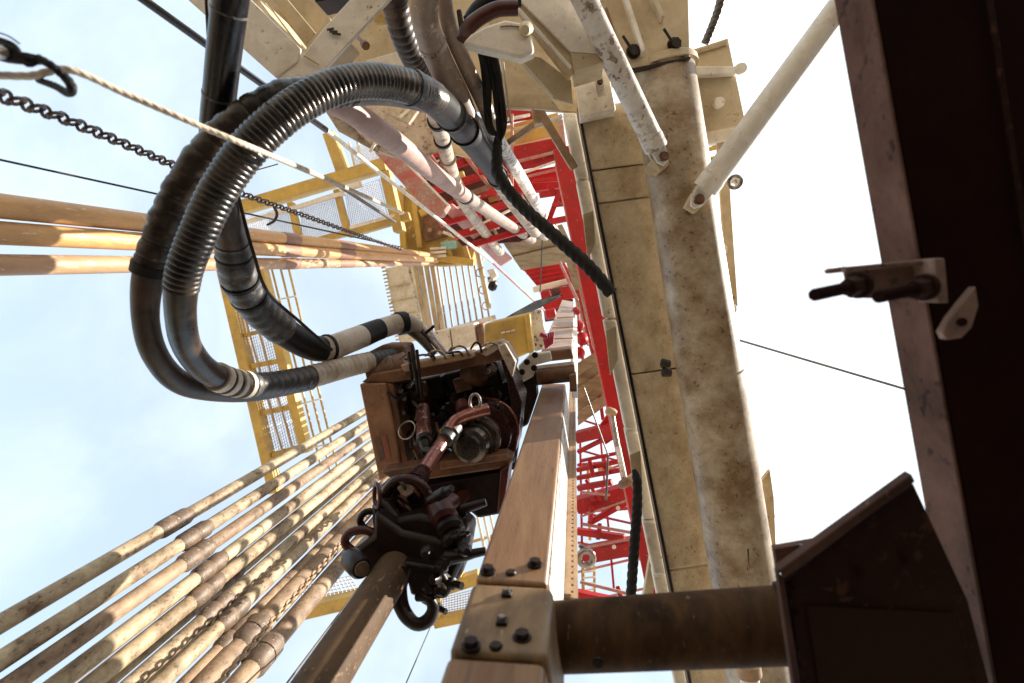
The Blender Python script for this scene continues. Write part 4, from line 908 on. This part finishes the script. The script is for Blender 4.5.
cpts = [P(-20,86,2.0), P(0,95,2.1), P(60,117,2.5), P(120,142,3.0), P(180,168,3.7), P(245,195,4.6), P(300,214,5.6), P(350,232,7.0), P(402,250,9.0)]
tag(chain_links(cpts, .088, .060, .0076).build('chain', 'chain'), 'dark steel chain hanging from the left edge to the platform', 'chain')
Path([(274,207,4.7,3),(277,214,4.7,3),(274,221,4.7,3),(267,225,4.7,2.5)], .02).cut(0,1,seg=8).build('chain_hook', 'chain').__setitem__('label', 'small curved hook hanging from the dark steel chain'); bpy.data.objects['chain_hook']['category'] = 'hook'
def wire(x0, y0, d0, x1, y1, d1, w0, w1, m, lab, sag=0.0, name='wire_line'):
    a, b = P(x0,y0,d0), P(x1,y1,d1); pts = sagline(a, b, sag, 20)
    r0, r1 = PX(w0,d0)/2, PX(w1,d1)/2
    return tag(MB().sweep(pts, [r0+(r1-r0)*i/20 for i in range(21)], 8).build(name, m), lab, 'cable')
wire(725,336,6.5,905,389,3.6,2.2,2.6,'wire','single thin wire crossing the white sky to the dark beam')
wire(-8,158,2.8,400,247,9,2.4,1.5,'rubber','thin black wire running just above the orange pipes', .0)
wire(130,-10,3.2,326,130,6.2,9,6,'sleeve','thick dark cable from the top edge passing behind the hoses')
wire(326,130,6.2,492,262,13,4.5,3,'creamw','dark cable continuing past the yellow platform, painted pale as sunlit', 0, 'lit_cable')  # same cable as above, its sunlit stretch painted in as a pale colour
wire(492,262,13,546,312,17,2.6,2,'redw','faint line running along the edge of the red mast')
wire(278,695,4.2,372,570,7,2.2,1.6,'wire','thin wire left of the hanging drill pipe')
wire(401,695,4.2,440,605,7,1.6,1.3,'wire','hair thin wire right of the hanging drill pipe')
wire(250,172,6,278,164,6,1.2,1.2,'wire','short faint wire above the yellow platform corner')
wire(543,225,14,540,292,18,1.2,1.2,'rubber','thin upright wire in front of the wooden boards')
wire(333,182,9,395,222,11,4,3,'wire','grey cable over the mesh panels of the upper platform')
wire(584,388,8,608,455,8,1.6,1.6,'wire','thin steel line hanging in front of the wooden boards')
wire(608,455,8,606,500,8,2.4,2.4,'wire','short dark rod hanging before the red girders')
wire(205,-20,2.6,208,35,2.7,3,3,'rubber','thin black cord beside the top of the sleeved hose')
tag(Path([(237,190,3.2,3.6),(243,215,3.3,3.6),(254,255,3.4,3.6),(268,292,3.6,3.4),(300,322,4.0,3.2),(332,350,4.3,3)], .02).cut(0,1,seg=8).build('cable', 'rubber'), 'thin black cable dangling along the taped hose', 'cable')
# hydraulic rod
hy = thing('hydraulic_rod', P(625,480,7.4), 'shiny hydraulic rod pinned beside the red mast leg', 'hydraulic rod')
MB().prod(612,414,7.8,618,448,7.6,5,16).build('barrel', 'steel', hy)
MB().prod(618,447,7.6,625,480,7.4,5.5,16).build('rod', 'white', hy)
MB().lathe(P(606,410,7.8), P(616,414,7.8), [(0,.04),(.2,.06),(.8,.06),(1,.04)], 16).build('top_pin', 'rack', hy)
MB().lathe(P(620,486,7.4), P(630,480,7.3), [(0,.04),(.2,.06),(.8,.06),(1,.04)], 16).build('lower_pin', 'rustb', hy)
MB().slab([(628,478),(638,470),(640,484),(632,488)], 7.3, .08).build('lug', 'rack', hy, .01)
# pulley + yellow ladder by the red lattice
pu = thing('grey_pulley', P(586,558,8.6), 'grey pulley wheel at the left end of the thick red girder', 'pulley')
MB().ringt(P(586,558,8.7), FWD, PX(7.2,8.7), PX(3.2,8.7), 30, 12).build('wheel', 'steel', pu)
MB().pbar(579,545,8.8,592,552,8.8,4).build('bracket', 'steel', pu, .01)
yl = thing('yellow_ladder', P(588,600,10.5), 'pale yellow ladder seen below the grey pulley', 'ladder')
for x in (583,594): MB().pbar(x,558,10.6,x+1,625,10.3,2.6).build('stile', 'yellow', yl, .008)
for k in range(9): MB().pbar(583,566+k*6,10.45,595,565+k*6,10.45,1.6).build('rung', 'creamw', yl, .006)
pr = thing('post_row', P(570,520,11), 'pale yellow posts showing between the rack plate and the red girders', 'posts')
for q in ((582,540,584,600,3),(588,470,590,540,3),(598,470,612,468,5),(584,486,612,483,4)): MB().pbar(q[0],q[1],11.2,q[2],q[3],11.2,q[4]).build('post', 'yellow', pr, .01)

# ================================================================== LIGHT, SKY, CAMERA
ELEV, = (math.radians(36),)
az = Vector((.975, -.22, 0)).normalized()
sdir = Vector((az.x*math.cos(ELEV), az.y*math.cos(ELEV), math.sin(ELEV)))
sun = bpy.data.lights.new('sun', 'SUN'); sun.energy = 5.0; sun.angle = math.radians(.53); sun.color = (1.0,.93,.82)
so = bpy.data.objects.new('sun', sun); COL.objects.link(so); so.rotation_euler = sdir.to_track_quat('Z', 'Y').to_euler(); so.location = (20,0,30)
w = bpy.data.worlds.new('World'); S.world = w; w.use_nodes = True
nt = w.node_tree; N, L = nt.nodes, nt.links
bg = N['Background']; sky = N.new('ShaderNodeTexSky'); sky.sky_type = 'NISHITA'; sky.sun_disc = False
sky.sun_elevation = ELEV; sky.sun_rotation = math.atan2(az.x, az.y); sky.air_density = 1.0; sky.dust_density = 2.5; sky.ozone_density = 1.0
tc = N.new('ShaderNodeTexCoord')
# thin bright cloud veil, thicker around the sun
dp = N.new('ShaderNodeVectorMath'); dp.operation = 'DOT_PRODUCT'; L.new(tc.outputs['Generated'], dp.inputs[0]); dp.inputs[1].default_value = sdir
mr = N.new('ShaderNodeMapRange'); mr.interpolation_type = 'SMOOTHSTEP'; mr.inputs[1].default_value = .30; mr.inputs[2].default_value = .72; L.new(dp.outputs['Value'], mr.inputs[0])
nz = N.new('ShaderNodeTexNoise'); nz.inputs['Scale'].default_value = 2.6; nz.inputs['Detail'].default_value = 7; nz.inputs['Roughness'].default_value = .58; nz.inputs['Distortion'].default_value = .5
L.new(tc.outputs['Generated'], nz.inputs['Vector'])
cr = N.new('ShaderNodeMapRange'); cr.interpolation_type = 'SMOOTHSTEP'; cr.inputs[1].default_value = .36; cr.inputs[2].default_value = .72; cr.inputs[3].default_value = .40; cr.inputs[4].default_value = .62; L.new(nz.outputs[0], cr.inputs[0])
mx = N.new('ShaderNodeMath'); mx.operation = 'MAXIMUM'; L.new(mr.outputs[0], mx.inputs[0]); L.new(cr.outputs[0], mx.inputs[1])
vm = N.new('ShaderNodeMix'); vm.data_type = 'RGBA'; L.new(mx.outputs[0], vm.inputs[0]); tint = N.new('ShaderNodeMix'); tint.data_type = 'RGBA'; tint.blend_type = 'MULTIPLY'; tint.inputs[0].default_value = 1; L.new(sky.outputs[0], tint.inputs[6]); tint.inputs[7].default_value = (.86, 1.13, 1.13, 1); L.new(tint.outputs[2], vm.inputs[6])
vm.inputs[7].default_value = (5.0, 5.45, 5.75, 1)
L.new(vm.outputs[2], bg.inputs['Color']); bg.inputs['Strength'].default_value = .125
cam = bpy.data.cameras.new('camera'); cam.sensor_width = 36; cam.lens = F/1024*36; cam.clip_end = 5000; cam.clip_start = .02; cam.dof.use_dof = True; cam.dof.focus_distance = 5.2; cam.dof.aperture_fstop = 1.7
co = bpy.data.objects.new('camera', cam); COL.objects.link(co)
Rm = Matrix((RIGHT, -DOWN, -FWD)).transposed(); co.matrix_world = Matrix.Translation(CAM) @ Rm.to_4x4()
S.camera = co
S.view_settings.view_transform = 'Standard'; S.view_settings.look = 'None'; S.view_settings.exposure = 1.2; S.view_settings.gamma = 1
S.render.resolution_x, S.render.resolution_y = 1024, 683
